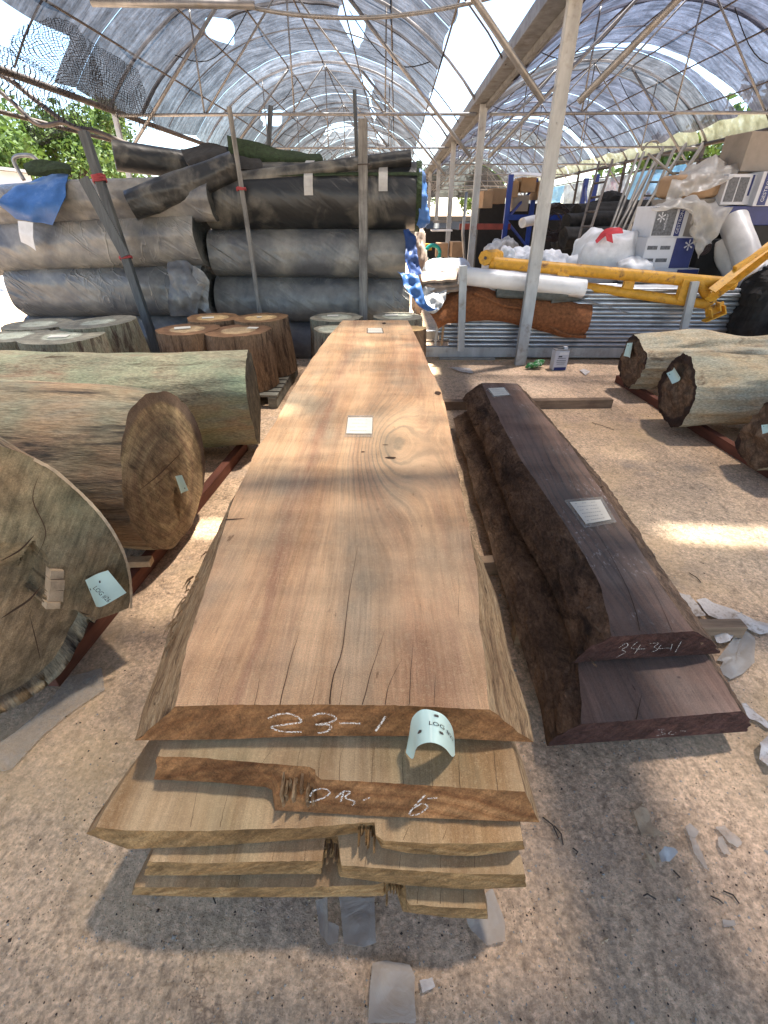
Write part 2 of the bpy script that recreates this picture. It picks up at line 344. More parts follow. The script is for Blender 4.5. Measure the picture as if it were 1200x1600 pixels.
def grid_net_mat(name, col, nu, nv, wid=.12, fill=0.):
    t = NT(name); t.t.nodes.remove(t.b); x, y, _ = t.xyz(t.coord('UV'))
    def lines(a, n): return t.m('LESS_THAN', t.m('FRACT', t.m('MULTIPLY', a, n)), wid)
    l = t.m('MAXIMUM', lines(t.m('ADD', x, t.m('MULTIPLY', t.noise(6, 3, vec=t.coord('UV')), .03)), nu), lines(t.m('ADD', y, t.m('MULTIPLY', t.noise(5, 3, vec=t.coord('UV')), .03)), nv))
    l = t.m('MAXIMUM', l, fill)
    tb = t.n('ShaderNodeBsdfTransparent'); df = t.n('ShaderNodeBsdfDiffuse'); df.inputs[0].default_value = (*col, 1)
    m2 = t.n('ShaderNodeMixShader'); t.link(l, m2.inputs[0]); t.link(tb.outputs[0], m2.inputs[1]); t.link(df.outputs[0], m2.inputs[2])
    t.link(m2.outputs[0], t.out.inputs[0]); return t.mat

def film_mat(name, col, alpha=.5, rough=.3, transl=.5):
    t = NT(name); t.b.inputs['Roughness'].default_value = rough
    c = t.mix(t.noise(7, 5, .6), tuple(q * .8 for q in col), col); t.col(c); t.bump(t.noise(9, 6, .6, dist=.8), .7, .02)
    tl = t.n('ShaderNodeBsdfTranslucent'); t.link(c, tl.inputs[0]); tb = t.n('ShaderNodeBsdfTransparent')
    m1 = t.n('ShaderNodeMixShader'); m1.inputs[0].default_value = transl; t.link(t.b.outputs[0], m1.inputs[1]); t.link(tl.outputs[0], m1.inputs[2])
    m2 = t.n('ShaderNodeMixShader'); a = t.ramp(t.noise(4, 5, .6), [(.3, max(0, alpha - .2)), (.7, min(1, alpha + .2))]); t.link(a, m2.inputs[0])
    t.link(tb.outputs[0], m2.inputs[1]); t.link(m1.outputs[0], m2.inputs[2]); t.link(m2.outputs[0], t.out.inputs[0]); return t.mat

M = {}
M['ground'] = ground_mat()
KN = [(-.02, 2.02, .15, .50, .26), (-.16, 3.3, .2, .9, -.06)]
M['slab'] = wood_top('sawn_hardwood_top', (.72, .46, .265), (.64, .375, .20), (.36, .18, .11), (.38, .31, .215), KN, seed=0., bands=((-.36, .05, .75), (-.27, .03, .35), (.17, .03, .5), (.26, .04, .4)))
M['slab2'] = wood_top('sawn_hardwood_lower', (.60, .44, .26), (.40, .25, .12), (.33, .17, .08), (.36, .30, .17), None, seed=4.)
M['side'] = bark_mat('live_edge_wood', [(.24, .14, .08), (.44, .29, .16), (.60, .44, .27)], (.10, .055, .03), 2.4, (7, .8, 7), None, .9, .52, .64)
M['end'] = endgrain('slab_end_grain', (.44, .235, .10), (.26, .115, .045), (-.1, -.35), 30, 'y')
M['end2'] = endgrain('slab_end_grain_pale', (.46, .30, .14), (.31, .175, .07), (.05, -.5), 30, 'y')
M['dslab'] = wood_top('dark_hardwood_top', (.255, .158, .118), (.185, .112, .082), (.13, .082, .06), (.20, .165, .14), [(.9, 2.1, .2, .9, .08)], (.03, .018, .014), 9., .25, .75)
M['dside'] = bark_mat('dark_rough_bark', [(.08, .05, .034), (.16, .10, .064), (.30, .19, .12)], (.04, .027, .02), 2.2, (2.2, 1.0, 2.2), None, .9, .5, .64)
M['dend'] = endgrain('dark_end_grain', (.115, .055, .042), (.068, .033, .027), (.8, -.3), 26, 'y')
M['crack'] = simple('crack_shadow_wood', (.06, .03, .015), .9, bump=0)
M['paper'] = simple('paper', (.74, .69, .58), .7, var=.08, bump=.2, bscale=20)
M['tape'] = film_mat('clear_tape', (.6, .55, .47), .35, .18, .2)
M['ink'] = simple('printed_ink', (.02, .02, .025), .6, bump=0)
M['faint_ink'] = simple('faint_pencil', (.33, .30, .26), .8, bump=0)
M['tag'] = simple('mint_plastic_tag', (.56, .72, .65), .38, var=.06, bump=.1, dirt=(.45, .52, .45), dlo=.6, dhi=.8)
def chalk():
    t = NT('chalk'); t.t.nodes.remove(t.b); d = t.n('ShaderNodeBsdfDiffuse'); d.inputs[0].default_value = (.72, .68, .62, 1); tb = t.n('ShaderNodeBsdfTransparent')
    m = t.n('ShaderNodeMixShader'); t.link(t.ramp(t.noise(260, 3, .6), [(.42, 0.), (.56, 1.)]), m.inputs[0]); t.link(tb.outputs[0], m.inputs[1]); t.link(d.outputs[0], m.inputs[2]); t.link(m.outputs[0], t.out.inputs[0]); return t.mat
M['chalk'] = chalk()
M['galv'] = simple('galvanised_steel', (.27, .27, .275), .45, .55, .25, 14, .1, 30, (1, 1, .4), dirt=(.26, .23, .19), dirts=7, dlo=.55, dhi=.72)
M['galvcol'] = simple('weathered_galvanised_post', (.40, .41, .41), .6, .25, .3, 10, .2, 40, (1, 1, .25), dirt=(.20, .17, .14), dirts=6, dlo=.55, dhi=.75)
M['pipe'] = simple('galvanised_pipe', (.50, .52, .54), .34, .75, .3, 9, .1, 40, (.3, 1, 1), dirt=(.2, .19, .18), dirts=4, dlo=.5, dhi=.8)
M['gutter'] = simple('dull_grey_gutter', (.17, .175, .18), .6, .3, .35, 9, .2, dirt=(.09, .08, .07), dirts=5, dlo=.5, dhi=.7)
M['darksteel'] = simple('dark_rusty_steel', (.085, .07, .062), .6, .3, .35, 12, .2)
M['rail'] = simple('rusty_rail', (.15, .052, .032), .75, .1, .4, 9, .4, 50, (3, .5, 3))
M['timberpost'] = simple('weathered_timber', (.21, .20, .185), .85, 0, .45, 10, .6, 30, (4, 4, .35), dirt=(.09, .085, .08), dirts=3)
M['darkpost'] = simple('dark_wet_timber', (.075, .08, .082), .6, 0, .4, 10, .5, 30, (4, 4, .3))
M['bearer'] = simple('bearer_timber', (.25, .17, .11), .85, 0, .4, 9, .5, 40, (.4, 4, 4), dirt=(.10, .06, .04))
M['pallet'] = simple('grey_pallet_wood', (.22, .215, .18), .85, 0, .4, 10, .5, 40, (.5, 3, 3), dirt=(.09, .08, .065))
M['yellow'] = simple('yellow_paint', (.66, .33, .03), .55, 0, .4, 9, .3, 40, dirt=(.16, .08, .035), dirts=9, dlo=.52, dhi=.68)
M['wrap'] = plastic_wrap('grey_plastic_wrap', (.085, .088, .094), (.24, .225, .195), .38, .68, .36)
M['wrapd'] = plastic_wrap('dark_plastic_wrap', (.018, .019, .02), (.22, .20, .165), .50, .74, .42, cr=.15)
M['wrapl'] = plastic_wrap('silver_plastic_wrap', (.115, .115, .12), (.29, .265, .225), .38, .64, .4, 1.2)
M['turf'] = simple('turf_green', (.022, .036, .014), .95, 0, .5, 30, 1., 90)
M['turfend'] = plastic_wrap('turf_roll_end', (.025, .03, .03), (.16, .15, .13), .45, .7)
M['strap'] = simple('grey_strap', (.40, .385, .36), .6, bump=.3)
M['rope'] = simple('red_rope', (.32, .055, .06), .85, bump=.6, nscale=40)
M['bluetarp'] = simple('blue_tarpaulin', (.035, .105, .28), .45, 0, .3, 6, .8, 12, dirt=(.22, .27, .36), dirts=3, dlo=.55, dhi=.8)
M['bluetarpd'] = simple('dark_blue_tarpaulin', (.02, .05, .16), .5, 0, .35, 8, .8, 18)
M['cloth'] = simple('brown_grey_cloth', (.30, .23, .18), .9, 0, .35, 8, .7, 30)
M['silvercloth'] = simple('silver_sheet', (.42, .41, .40), .5, 0, .4, 8, .7, 20)
M['coir'] = simple('coir_matting', (.235, .085, .030), .97, 0, .5, 30, 1., 130)
M['whiteplastic'] = simple('white_plastic', (.74, .72, .70), .38, 0, .12, 5, .25, 14, dirt=(.50, .45, .40), dirts=4, dlo=.56, dhi=.8)
M['whitebag'] = simple('white_sacking', (.64, .64, .65), .6, 0, .2, 8, .5, 22, dirt=(.42, .38, .33), dirts=3, dlo=.56, dhi=.8)
M['greyblanket'] = simple('grey_felt', (.12, .12, .105), .95, 0, .3, 20, .8, 60)
M['red'] = simple('red_fabric', (.58, .055, .07), .7, bump=.3)
M['card'] = simple('cardboard', (.33, .215, .125), .85, 0, .2, 5, .1, 30)
M['cardgrey'] = simple('grey_cardboard', (.27, .235, .20), .85, 0, .2, 5, .1, 30)
M['boxwhite'] = simple('white_carton', (.55, .56, .60), .5, 0, .1, 5, .15, 15)
M['navy'] = simple('navy_print', (.018, .03, .14), .5, bump=0)
M['greyprint'] = simple('grey_print', (.12, .125, .14), .6, bump=0, var=.5, nscale=40)
M['film'] = film_mat('milky_polythene', (.68, .64, .58), .72, .3, .45)
M['filmroll'] = simple('pale_film_roll', (.60, .57, .54), .4, 0, .15, 5, .8, 9)
M['black'] = simple('black_stuff', (.012, .012, .013), .75, 0, .4, 10, .6, 14)
M['blacknet'] = simple('black_net_heap', (.02, .018, .017), .9, 0, .6, 14, 1., 26)
M['bluepaint'] = simple('blue_rack_paint', (.015, .045, .26), .45, bump=.05)
M['redbeam'] = simple('red_beam_paint', (.24, .045, .03), .5, bump=.05)
M['alu'] = simple('aluminium', (.26, .24, .21), .5, .4, .15, 9, .1)
M['teal'] = simple('teal_plastic', (.02, .30, .24), .4, bump=0)
M['greenplastic'] = simple('green_bottle_plastic', (.03, .19, .045), .2, 0, .5, 30, .3, 40, dirt=(.35, .40, .30), dirts=22, dlo=.5, dhi=.6)
M['concbase'] = simple('grey_concrete_block', (.30, .28, .25), .9, 0, .25, 14, .6, 50)
M['hose'] = simple('dark_hose', (.045, .03, .03), .5, bump=.1)
M['litter'] = film_mat('dusty_plastic_sheet', (.56, .48, .40), .62, .7, .1)
M['litterw'] = simple('crumpled_white_sheet', (.62, .57, .53), .6, 0, .3, 30, .6, 60, dirt=(.3, .25, .2), dirts=30, dlo=.5, dhi=.65)
M['chip'] = simple('wood_chip', (.50, .37, .24), .85, 0, .35, 20, .6, 60)
M['twig'] = simple('dark_twig', (.05, .035, .028), .9, bump=0)
M['trunk'] = simple('tree_trunk', (.16, .12, .09), .9, 0, .3, 9, .6)
M['outwall'] = simple('pale_painted_wall', (.60, .66, .72), .6, 0, .08, 3, .05)
M['net'] = net_mat('shade_cloth', (.060, .056, .056), .082, (1., .94, .90), seed=1.)
M['netb'] = net_mat('shade_cloth_blue', (.054, .053, .066), .082, (.96, .94, 1.), seed=5.)
M['netpale'] = net_mat('shade_cloth_pale', (.10, .092, .09), .12, (1., .96, .92), seed=3.)
M['mesh'] = grid_net_mat('black_hanging_mesh', (.03, .03, .032), 30, 36, .26)
M['yellowfilm'] = film_mat('yellowed_greenhouse_film', (.36, .37, .27), .85, .35, .5)
M['sidefilm'] = film_mat('pale_side_film', (.36, .40, .44), .85, .35, .6)
M['pinkfilm'] = film_mat('faded_pink_banner', (.75, .32, .36), .9, .5, .6)
M['bluefilm'] = film_mat('blue_banner', (.25, .45, .60), .9, .5, .6)
def leaf_mat(name, c):
    t = NT(name); k = t.mix(t.rand(), c, tuple(q * 1.2 for q in c)); k = t.mix(t.noise(1.1, 3), tuple(q * .6 for q in c), tuple(q * 1.5 for q in c)); t.col(k); t.rough(.6)
    tl = t.n('ShaderNodeBsdfTranslucent'); t.link(k, tl.inputs[0]); m = t.n('ShaderNodeMixShader'); m.inputs[0].default_value = .35
    t.link(t.b.outputs[0], m.inputs[1]); t.link(tl.outputs[0], m.inputs[2]); t.link(m.outputs[0], t.out.inputs[0]); return t.mat
M['leafa'] = leaf_mat('leaf_bright', (.075, .125, .02)); M['leafb'] = leaf_mat('leaf_mid', (.04, .075, .018))

# ------------------------------------------------------------------ text helper
def text_tris(txt, size=1.0, center=True):
    cu = bpy.data.curves.new('t', 'FONT'); cu.body = txt; cu.size = size; cu.resolution_u = 3
    if center: cu.align_x = 'CENTER'; cu.align_y = 'CENTER'
    o = bpy.data.objects.new('t', cu); COL.objects.link(o); dg = bpy.context.evaluated_depsgraph_get()
    me = bpy.data.meshes.new_from_object(o.evaluated_get(dg)); vs = [v.co.copy() for v in me.vertices]; fs = [tuple(p.vertices) for p in me.polygons]
    bpy.data.objects.remove(o); bpy.data.curves.remove(cu); bpy.data.meshes.remove(me); return vs, fs
def text_on(mb, txt, size, f, mi=0):
    vs, fs = text_tris(txt, size); mb.add([f(v.x, v.y) for v in vs], fs, mi)

def spline(pts, n):
    """Catmull-Rom through 3D points"""
    pts = [V(*p) for p in pts]; out = []
    for i in range(n + 1):
        u = i / n * (len(pts) - 1); k = min(int(u), len(pts) - 2); t = u - k
        p0, p1, p2, p3 = pts[max(k - 1, 0)], pts[k], pts[k + 1], pts[min(k + 2, len(pts) - 1)]
        out.append(.5 * ((2 * p1) + (p2 - p0) * t + (2 * p0 - 5 * p1 + 4 * p2 - p3) * t * t + (3 * p1 - p0 - 3 * p2 + p3) * t ** 3))
    return out
def patch_mb(rows, nu=16, nv=16, th=.01, amp=.0, fr=6., seed=0.):
    """a sheet through a grid of 3D control points, given thickness and crumple"""
    R1 = [spline(r_, nu) for r_ in rows]; cols = [spline([r_[k] for r_ in R1], nv) for k in range(nu + 1)]
    G = [[cols[k][j] for k in range(nu + 1)] for j in range(nv + 1)]; N = []
    for j in range(nv + 1):
        rr = []
        for k in range(nu + 1):
            a = G[j][min(k + 1, nu)] - G[j][max(k - 1, 0)]; b = G[min(j + 1, nv)][k] - G[max(j - 1, 0)][k]
            n_ = a.cross(b); rr.append(n_.normalized() if n_.length > 1e-9 else V(0, 0, 1))
        N.append(rr)
    if amp:
        for j in range(nv + 1):
            for k in range(nu + 1):
                p = G[j][k]; d = fn(p.x * fr + seed, p.y * fr, p.z * fr) + .5 * fn(p.x * fr * 2.3, p.y * fr * 2.3 + seed, p.z * fr * 2.3)
                G[j][k] = p + N[j][k] * d * amp
    mb = MB(); mb.grid(G)
    B = [[G[j][k] - N[j][k] * th for k in range(nu + 1)] for j in range(nv + 1)]
    mb.grid([r_[::-1] for r_ in B])
    loop = [(0, k) for k in range(nu + 1)] + [(j, nu) for j in range(1, nv + 1)] + [(nv, k) for k in range(nu - 1, -1, -1)] + [(j, 0) for j in range(nv - 1, -1, -1)]
    mb.grid([[B[j][k] for j, k in loop], [G[j][k] for j, k in loop]])
    return mb
def patch(name, rows, mat, parent=None, nu=16, nv=16, th=.01, amp=0., fr=6., seed=0., **kw):
    return obj(name, patch_mb(rows, nu, nv, th, amp, fr, seed), mat, parent, smooth=True, **kw)
def prow(Y, *pts): return [aty(p[0], p[1], p[2] if len(p) > 2 else Y) for p in pts]

# ------------------------------------------------------------------ ground
def build_ground():
    mb = MB(); xs = [-900, -200, -60] + [-30 + i * 2 for i in range(31)] + [60, 200, 900]; ys = [-300, -60, -20] + [-10 + 2 * i for i in range(35)] + [120, 300, 1500]
    mb.grid([[V(x, y, 0) for x in xs] for y in ys]); obj('ground', mb, M['ground'], kind='structure', label='rough beige concrete floor of the yard')
build_ground()

# ------------------------------------------------------------------ net shed
ZE, RISE, HW = 3.3, 1.62, 3.35
GX = 1.58; LC, RC = GX - HW - .12, GX + HW + .12
def archz(x, xc):
    u = (x - xc) / HW; Rr = (1 + (RISE / HW) ** 2) / (2 * RISE / HW)
    return ZE + HW * (math.sqrt(max(Rr * Rr - u * u, 0)) - (Rr - RISE / HW))
TR = [-4.4, .8] + [6.05 + 5.2 * i for i in range(8)]
shed = empty('net_shed', (GX, 12, 0), 'long twin arched shed roofed with grey shade cloth on pipe frames over the timber yard', 'shed')
def build_shed():
    # columns on the gutter line and both eaves
    for i, y in enumerate(TR):
        for x, wd, top in ((GX, .13, ZE), (LC - HW, .09, ZE), (RC + HW, .10, ZE)):
            if y < 5 and x == GX: continue
            mb = MB(); mb.box((x, y, top / 2), (wd, wd * .72, top), bev=.008)
            if x == GX:
                for k in range(4): mb.box((x, y - wd * .36 - .004, .5 + k * .62), (.018, .008, .018))
            if x > 5: mt = M['darksteel']
            else: mt = M['galvcol']
            obj('column', mb, mt, shed)
    # gutter
    mb = MB(); y0, y1 = -5, 44
    mb.box((GX, (y0 + y1) / 2, ZE + .02), (.30, y1 - y0, .03)); mb.box((GX - .165, (y0 + y1) / 2, ZE + .075), (.03, y1 - y0, .15)); mb.box((GX + .165, (y0 + y1) / 2, ZE + .075), (.03, y1 - y0, .15))
    mb.box((GX + .06, (y0 + y1) / 2, ZE - .03), (.05, y1 - y0, .06)); obj('gutter', mb, M['gutter'], shed)
    for x in (LC - HW, RC + HW):
        mb = MB(); mb.tube([(x, y0, ZE - .08), (x, y1, ZE - .08)], .05, 8); obj('eave_beam', mb, M['darksteel'], shed, smooth=True)
        mb = MB(); mb.tube([(x, y0, ZE - .55 if x < 0 else ZE - .42), (x, y1, ZE - .55 if x < 0 else ZE - .42)], .03, 6); obj('eave_rail', mb, M['darksteel'], shed, smooth=True)
    # arches, purlins
    for xc in (LC, RC):
        y = -4.4; i = 0
        while y < 43.5:
            main = i % 2 == 0; pts = [V(xc + HW * u, y, archz(xc + HW * u, xc)) for u in [k / 12 - 1 for k in range(25)]]
            mb = MB(); mb.tube(pts, .028 if main else .013, 6); obj('arch_pipe', mb, M['galv'] if main else M['darksteel'], shed, smooth=True)
            y += 2.6; i += 1
        for u in (-.8, -.53, -.27, 0, .27, .53, .8):
            x = xc + HW * u; mb = MB(); pts = [V(x + .015 * fn(yy, u), yy, archz(x, xc) - .03 + .015 * fn(yy * .7, 3 + u)) for yy in [-5 + k * 1.75 for k in range(29)]]
            mb.tube(pts, .017, 6); obj('purlin', mb, M['darksteel'], shed, smooth=True)
    # trusses
    for i, y in enumerate(TR):
        for xc in (LC, RC):
            mb = MB(); zt = ZE - .14 if abs(y - 6.05) > .1 else ZE - .02
            mb.tube([(xc - HW, y, zt), (xc, y, zt + .01), (xc + HW, y, zt)], .026, 8); obj('tie_pipe', mb, M['galv'], shed, smooth=True)
            for u in (-.5, 0, .5):
                x = xc + HW * u; mb = MB(); mb.tube([(x, y + .02, zt), (x + .02, y + .02, archz(x, xc))], .016, 6); obj('hanger_pipe', mb, M['galv'], shed, smooth=True)
            for s in (-1, 1):
                x0 = xc + s * HW
                mb = MB(); mb.tube([(x0 - s * .05, y - .06, ZE - .78), (xc + s * HW * .28, y - .06, archz(xc + s * HW * .28, xc) - .04)], .032 if y < 20 else .024, 8); obj('knee_brace', mb, M['galv'], shed, smooth=True)
                mb = MB(); mb.tube([(xc + s * HW * .5, y + .04, zt), (xc + s * .02, y + .04, archz(xc, xc) - .05)], .018, 6); obj('web_brace', mb, M['galv'], shed, smooth=True)
            # slack wires
            for s in (-.7, .3):
                xa, xb = xc + HW * s, xc + HW * (s + .45); za, zb_ = archz(xa, xc) - .05, archz(xb, xc) - .05
                mb = MB(); mb.tube([V(lerp(xa, xb, k / 10), y + .9, lerp(za, zb_, k / 10) - .35 * math.sin(math.pi * k / 10)) for k in range(11)], .009, 5); obj('slack_wire', mb, M['black'], shed, smooth=True)
    # shade cloth in strips, with the visible gaps and one unseen slit for floor sun
    def gap(xc, u, y):
        if xc == LC:
            if u > .80 + .035 * fn(y * .8, 2) and 6 < y < 34: return True                     # strip along gutter
            for (gu, gy, gw, gl) in ((.30, 12.9, .085, 1.6), (.31, 18., .06, 1.6), (.30, 22.5, .05, 2.), (-.42, 9.2, .10, 1.15), (-.46, 12.6, .08, 1.0), (-.2, 27., .25, 1.5), (-.66, 20., .1, 1.5), (.33, 29, .05, 2.5)):
                if abs(u - gu) / gw + abs(y - gy) / gl < 1 + .25 * fn(u * 9, y * 2): return True
            if u < -.86 and 6.2 < y < 9.5: return True
            if u < -.9 and y < 5: return False
        else:
            if abs(y - 14.3 - .8 * (1 - u * u)) < .22 + .06 * fn(u * 3, 1) and -.25 < u < .96: return True
            if u > .93 + .02 * fn(y, 1): return True
            if abs(y - 24.5) < .25 and u > -.5: return True
            if u < -.93 and 8 < y < 26 and fn(y * .7, 9) > .0: return True
        if abs(y - 3.0) < .04 and abs(u) < .7: return True  # out-of-view slit, width set by the sun patch it throws
        return False
    for xc in (LC, RC):
        y0 = -5.0; k = 0
        while y0 < 43:
            wd = (1.9, 2.9, 2.3, 3.2)[k % 4]; y1 = y0 + wd + (.04, .02, .16, .03)[k % 4]; nu, nv = 170, int(wd * 13); mb = MB(); uvs = []; idx = {}
            sag = .10
            for a in range(nu + 1):
                u = a / nu * 2 - 1
                for b in range(nv + 1):
                    yy = lerp(y0, y1, b / nv); x = xc + HW * u
                    z = archz(x, xc) + .035 - sag * math.sin(math.pi * b / nv) * (1 + .8 * fn(x * 1.3, yy * .4, k)) + (.02 if k % 2 else 0.) + .018 * fn(x * 3.1, yy * 2.2)
                    idx[a, b] = len(mb.v); mb.v.append((x, yy, z)); uvs.append((u * 2, yy * .3))
            for a in range(nu):
                for b in range(nv):
                    um, ym = (a + .5) / nu * 2 - 1, lerp(y0, y1, (b + .5) / nv)
                    if gap(xc, um, ym): continue
                    mb.f.append((idx[a, b], idx[a + 1, b], idx[a + 1, b + 1], idx[a, b + 1])); mb.m.append(0)
            m_ = M['netb'] if xc == RC else M['net']
            bm = bmesh.new(); lay = bm.verts.layers.int.new('id'); vv = [bm.verts.new(q) for q in mb.v]; lu = dict(enumerate(uvs))
            for i_, q in enumerate(vv): q[lay] = i_
            for f in mb.f: bm.faces.new([vv[i_] for i_ in f])
            bmesh.ops.delete(bm, geom=[q for q in bm.verts if not q.link_faces], context='VERTS')
            seen = set(); kill = []
            for f in bm.faces:
                if f in seen: continue
                st_ = [f]; comp = []; seen.add(f)
                while st_:
                    g = st_.pop(); comp.append(g)
                    for e in g.edges:
                        for h in e.link_faces:
                            if h not in seen: seen.add(h); st_.append(h)
                if len(comp) < 260: kill += comp
            if kill: bmesh.ops.delete(bm, geom=kill, context='FACES')
            for _ in range(5):
                bd = [q for q in bm.verts if q.is_boundary and y0 + .02 < q.co.y < y1 - .02 and abs(q.co.x - xc) < HW - .02]
                nc = {q: sum((e.other_vert(q).co for e in q.link_edges if e.is_boundary), V(0, 0, 0)) / max(1, sum(e.is_boundary for e in q.link_edges)) for q in bd}
                for q in bd: q.co = q.co.lerp(nc[q], .6)
            bm.verts.index_update(); uvs = [lu[q[lay]] for q in bm.verts]; mb.v = [tuple(q.co) for q in bm.verts]; mb.f = [tuple(q.index for q in f.verts) for f in bm.faces]; mb.m = [0] * len(mb.f); bm.free()
            if k % 5 == 3: m_ = M['netpale'] if xc == LC else M['net']
            o = obj('net_panel', mb, m_, shed, smooth=True)
            ul = o.data.uv_layers.new(name='UVMap'); ul.data.foreach_set('uv', [c for l in o.data.loops for c in uvs[l.vertex_index]])
            y0 += wd; k += 1
    # gable nets and low dark wall closing the far end
    for xc in (LC, RC):
        mb = MB(); mb.grid([[V(xc + HW * (k / 20 * 2 - 1), 43.6 + .05 * fn(k, j), lerp(2.7, archz(xc + HW * (k / 20 * 2 - 1), xc), j / 6)) for k in range(21)] for j in range(7)])
        o = obj('gable_net', mb, M['net'], shed, smooth=True); ul = o.data.uv_layers.new(name='UVMap'); ul.data.foreach_set('uv', [c for l in o.data.loops for c in ((l.vertex_index % 21) / 10, (l.vertex_index // 21) / 8)])
    # yellowed film over the right eave, pale film below it
    for i in range(9):
        ya, yb = 5 + i * 4, 5 + i * 4 + 3.9; x = RC + HW
        rows = [[V(x - .10, lerp(ya, yb, k / 6), ZE + .34 + .05 * fn(ya + k)) for k in range(7)], [V(x + .10, lerp(ya, yb, k / 6), ZE + .12 + .03 * fn(k, ya)) for k in range(7)], [V(x + .13, lerp(ya, yb, k / 6), ZE - .03) for k in range(7)]]
        patch('eave_film', rows, M['yellowfilm'], shed, 14, 6, .004, .03, 3.)
        rows = [[V(x + .06, lerp(ya, yb, k / 6), lerp(ZE - .45, 1.7, j / 3)) for k in range(7)] for j in range(4)]
        patch('side_film', rows, M['sidefilm'] if i % 3 else M['bluefilm'], shed, 18, 10, .004, .10, 2., i)
build_shed()
mb = MB(); mb.tube([aty(143, 4, 6.0), aty(398, 8, 6.0)], .03, 8); obj('spreader_pipe', mb, M['galv'], shed, smooth=True)
mb = MB(); mb.tube(spline(prow(6.15, (385, 4), (400, 13), (470, 24), (560, 28), (640, 22), (720, 8), (800, -12)), 20), .017, 8); obj('bowed_pipe', mb, M['galv'], shed, smooth=True)

# hanging black mesh on the left eave, bunched
def build_left_mesh():
    rt_ = empty('hanging_mesh', aty(140, 170, 9.), 'black diamond mesh slung in loose folds from the left eave pipe above the turf rolls', 'net')
    def sheet(ctrl, nu=24, nv=24, seed=0.):
        R1 = [spline(r_, nu) for r_ in ctrl]; cols = [spline([r_[k] for r_ in R1], nv) for k in range(nu + 1)]
        mb = MB(); mb.grid([[cols[k][j] + V(0, .12 * fn(k * .35, j * .3, seed), .03 * fn(j * .5, k * .5, seed)) for k in range(nu + 1)] for j in range(nv + 1)])
        o = obj('mesh_sheet', mb, M['mesh'], rt_, smooth=True); ul = o.data.uv_layers.new(name='UVMap')
        w_ = nu + 1; ul.data.foreach_set('uv', [c for l in o.data.loops for c in ((l.vertex_index % w_) / nu, (l.vertex_index // w_) / nv)])
    sheet([prow(8.3, (20, 55), (60, 32), (95, 28), (120, 40)), prow(8.4, (10, 80), (70, 70), (110, 70), (140, 75)), prow(8.7, (60, 110), (100, 110), (130, 115), (160, 125)), prow(9.1, (118, 150), (130, 152), (145, 155), (165, 165))])
    sheet([prow(9., (135, 60), (160, 75), (185, 90), (215, 108)), prow(9.1, (140, 100), (170, 110), (195, 125), (228, 145)), prow(9.3, (145, 140), (175, 155), (205, 170), (240, 180)), prow(9.6, (150, 165), (185, 185), (215, 200), (248, 205))], seed=3.)
    sheet([prow(7.8, (-20, 60), (30, 85), (75, 110), (118, 145)), prow(8.0, (-20, 90), (30, 110), (80, 135), (125, 162)), prow(8.2, (-20, 115), (30, 130), (85, 160), (135, 180)), prow(8.3, (-20, 135), (30, 160), (90, 190), (150, 205))], seed=5.)
    sheet([prow(9., (30, 160), (60, 178), (100, 190), (128, 200)), prow(9., (34, 180), (55, 205), (70, 215), (80, 220)), prow(9., (40, 195), (50, 215), (60, 225), (66, 228))], seed=8.)
    mb = MB(); mb.tube(spline(prow(8.6, (-10, 112), (20, 128), (60, 160), (110, 196), (150, 205), (200, 225), (240, 235)), 24), .035, 6); mb.tube(spline(prow(8.5, (-10, 135), (20, 160), (60, 195), (100, 192), (140, 210)), 20), .03, 6); obj('bunched_cord', mb, M['darksteel'], rt_, smooth=True)
build_left_mesh()

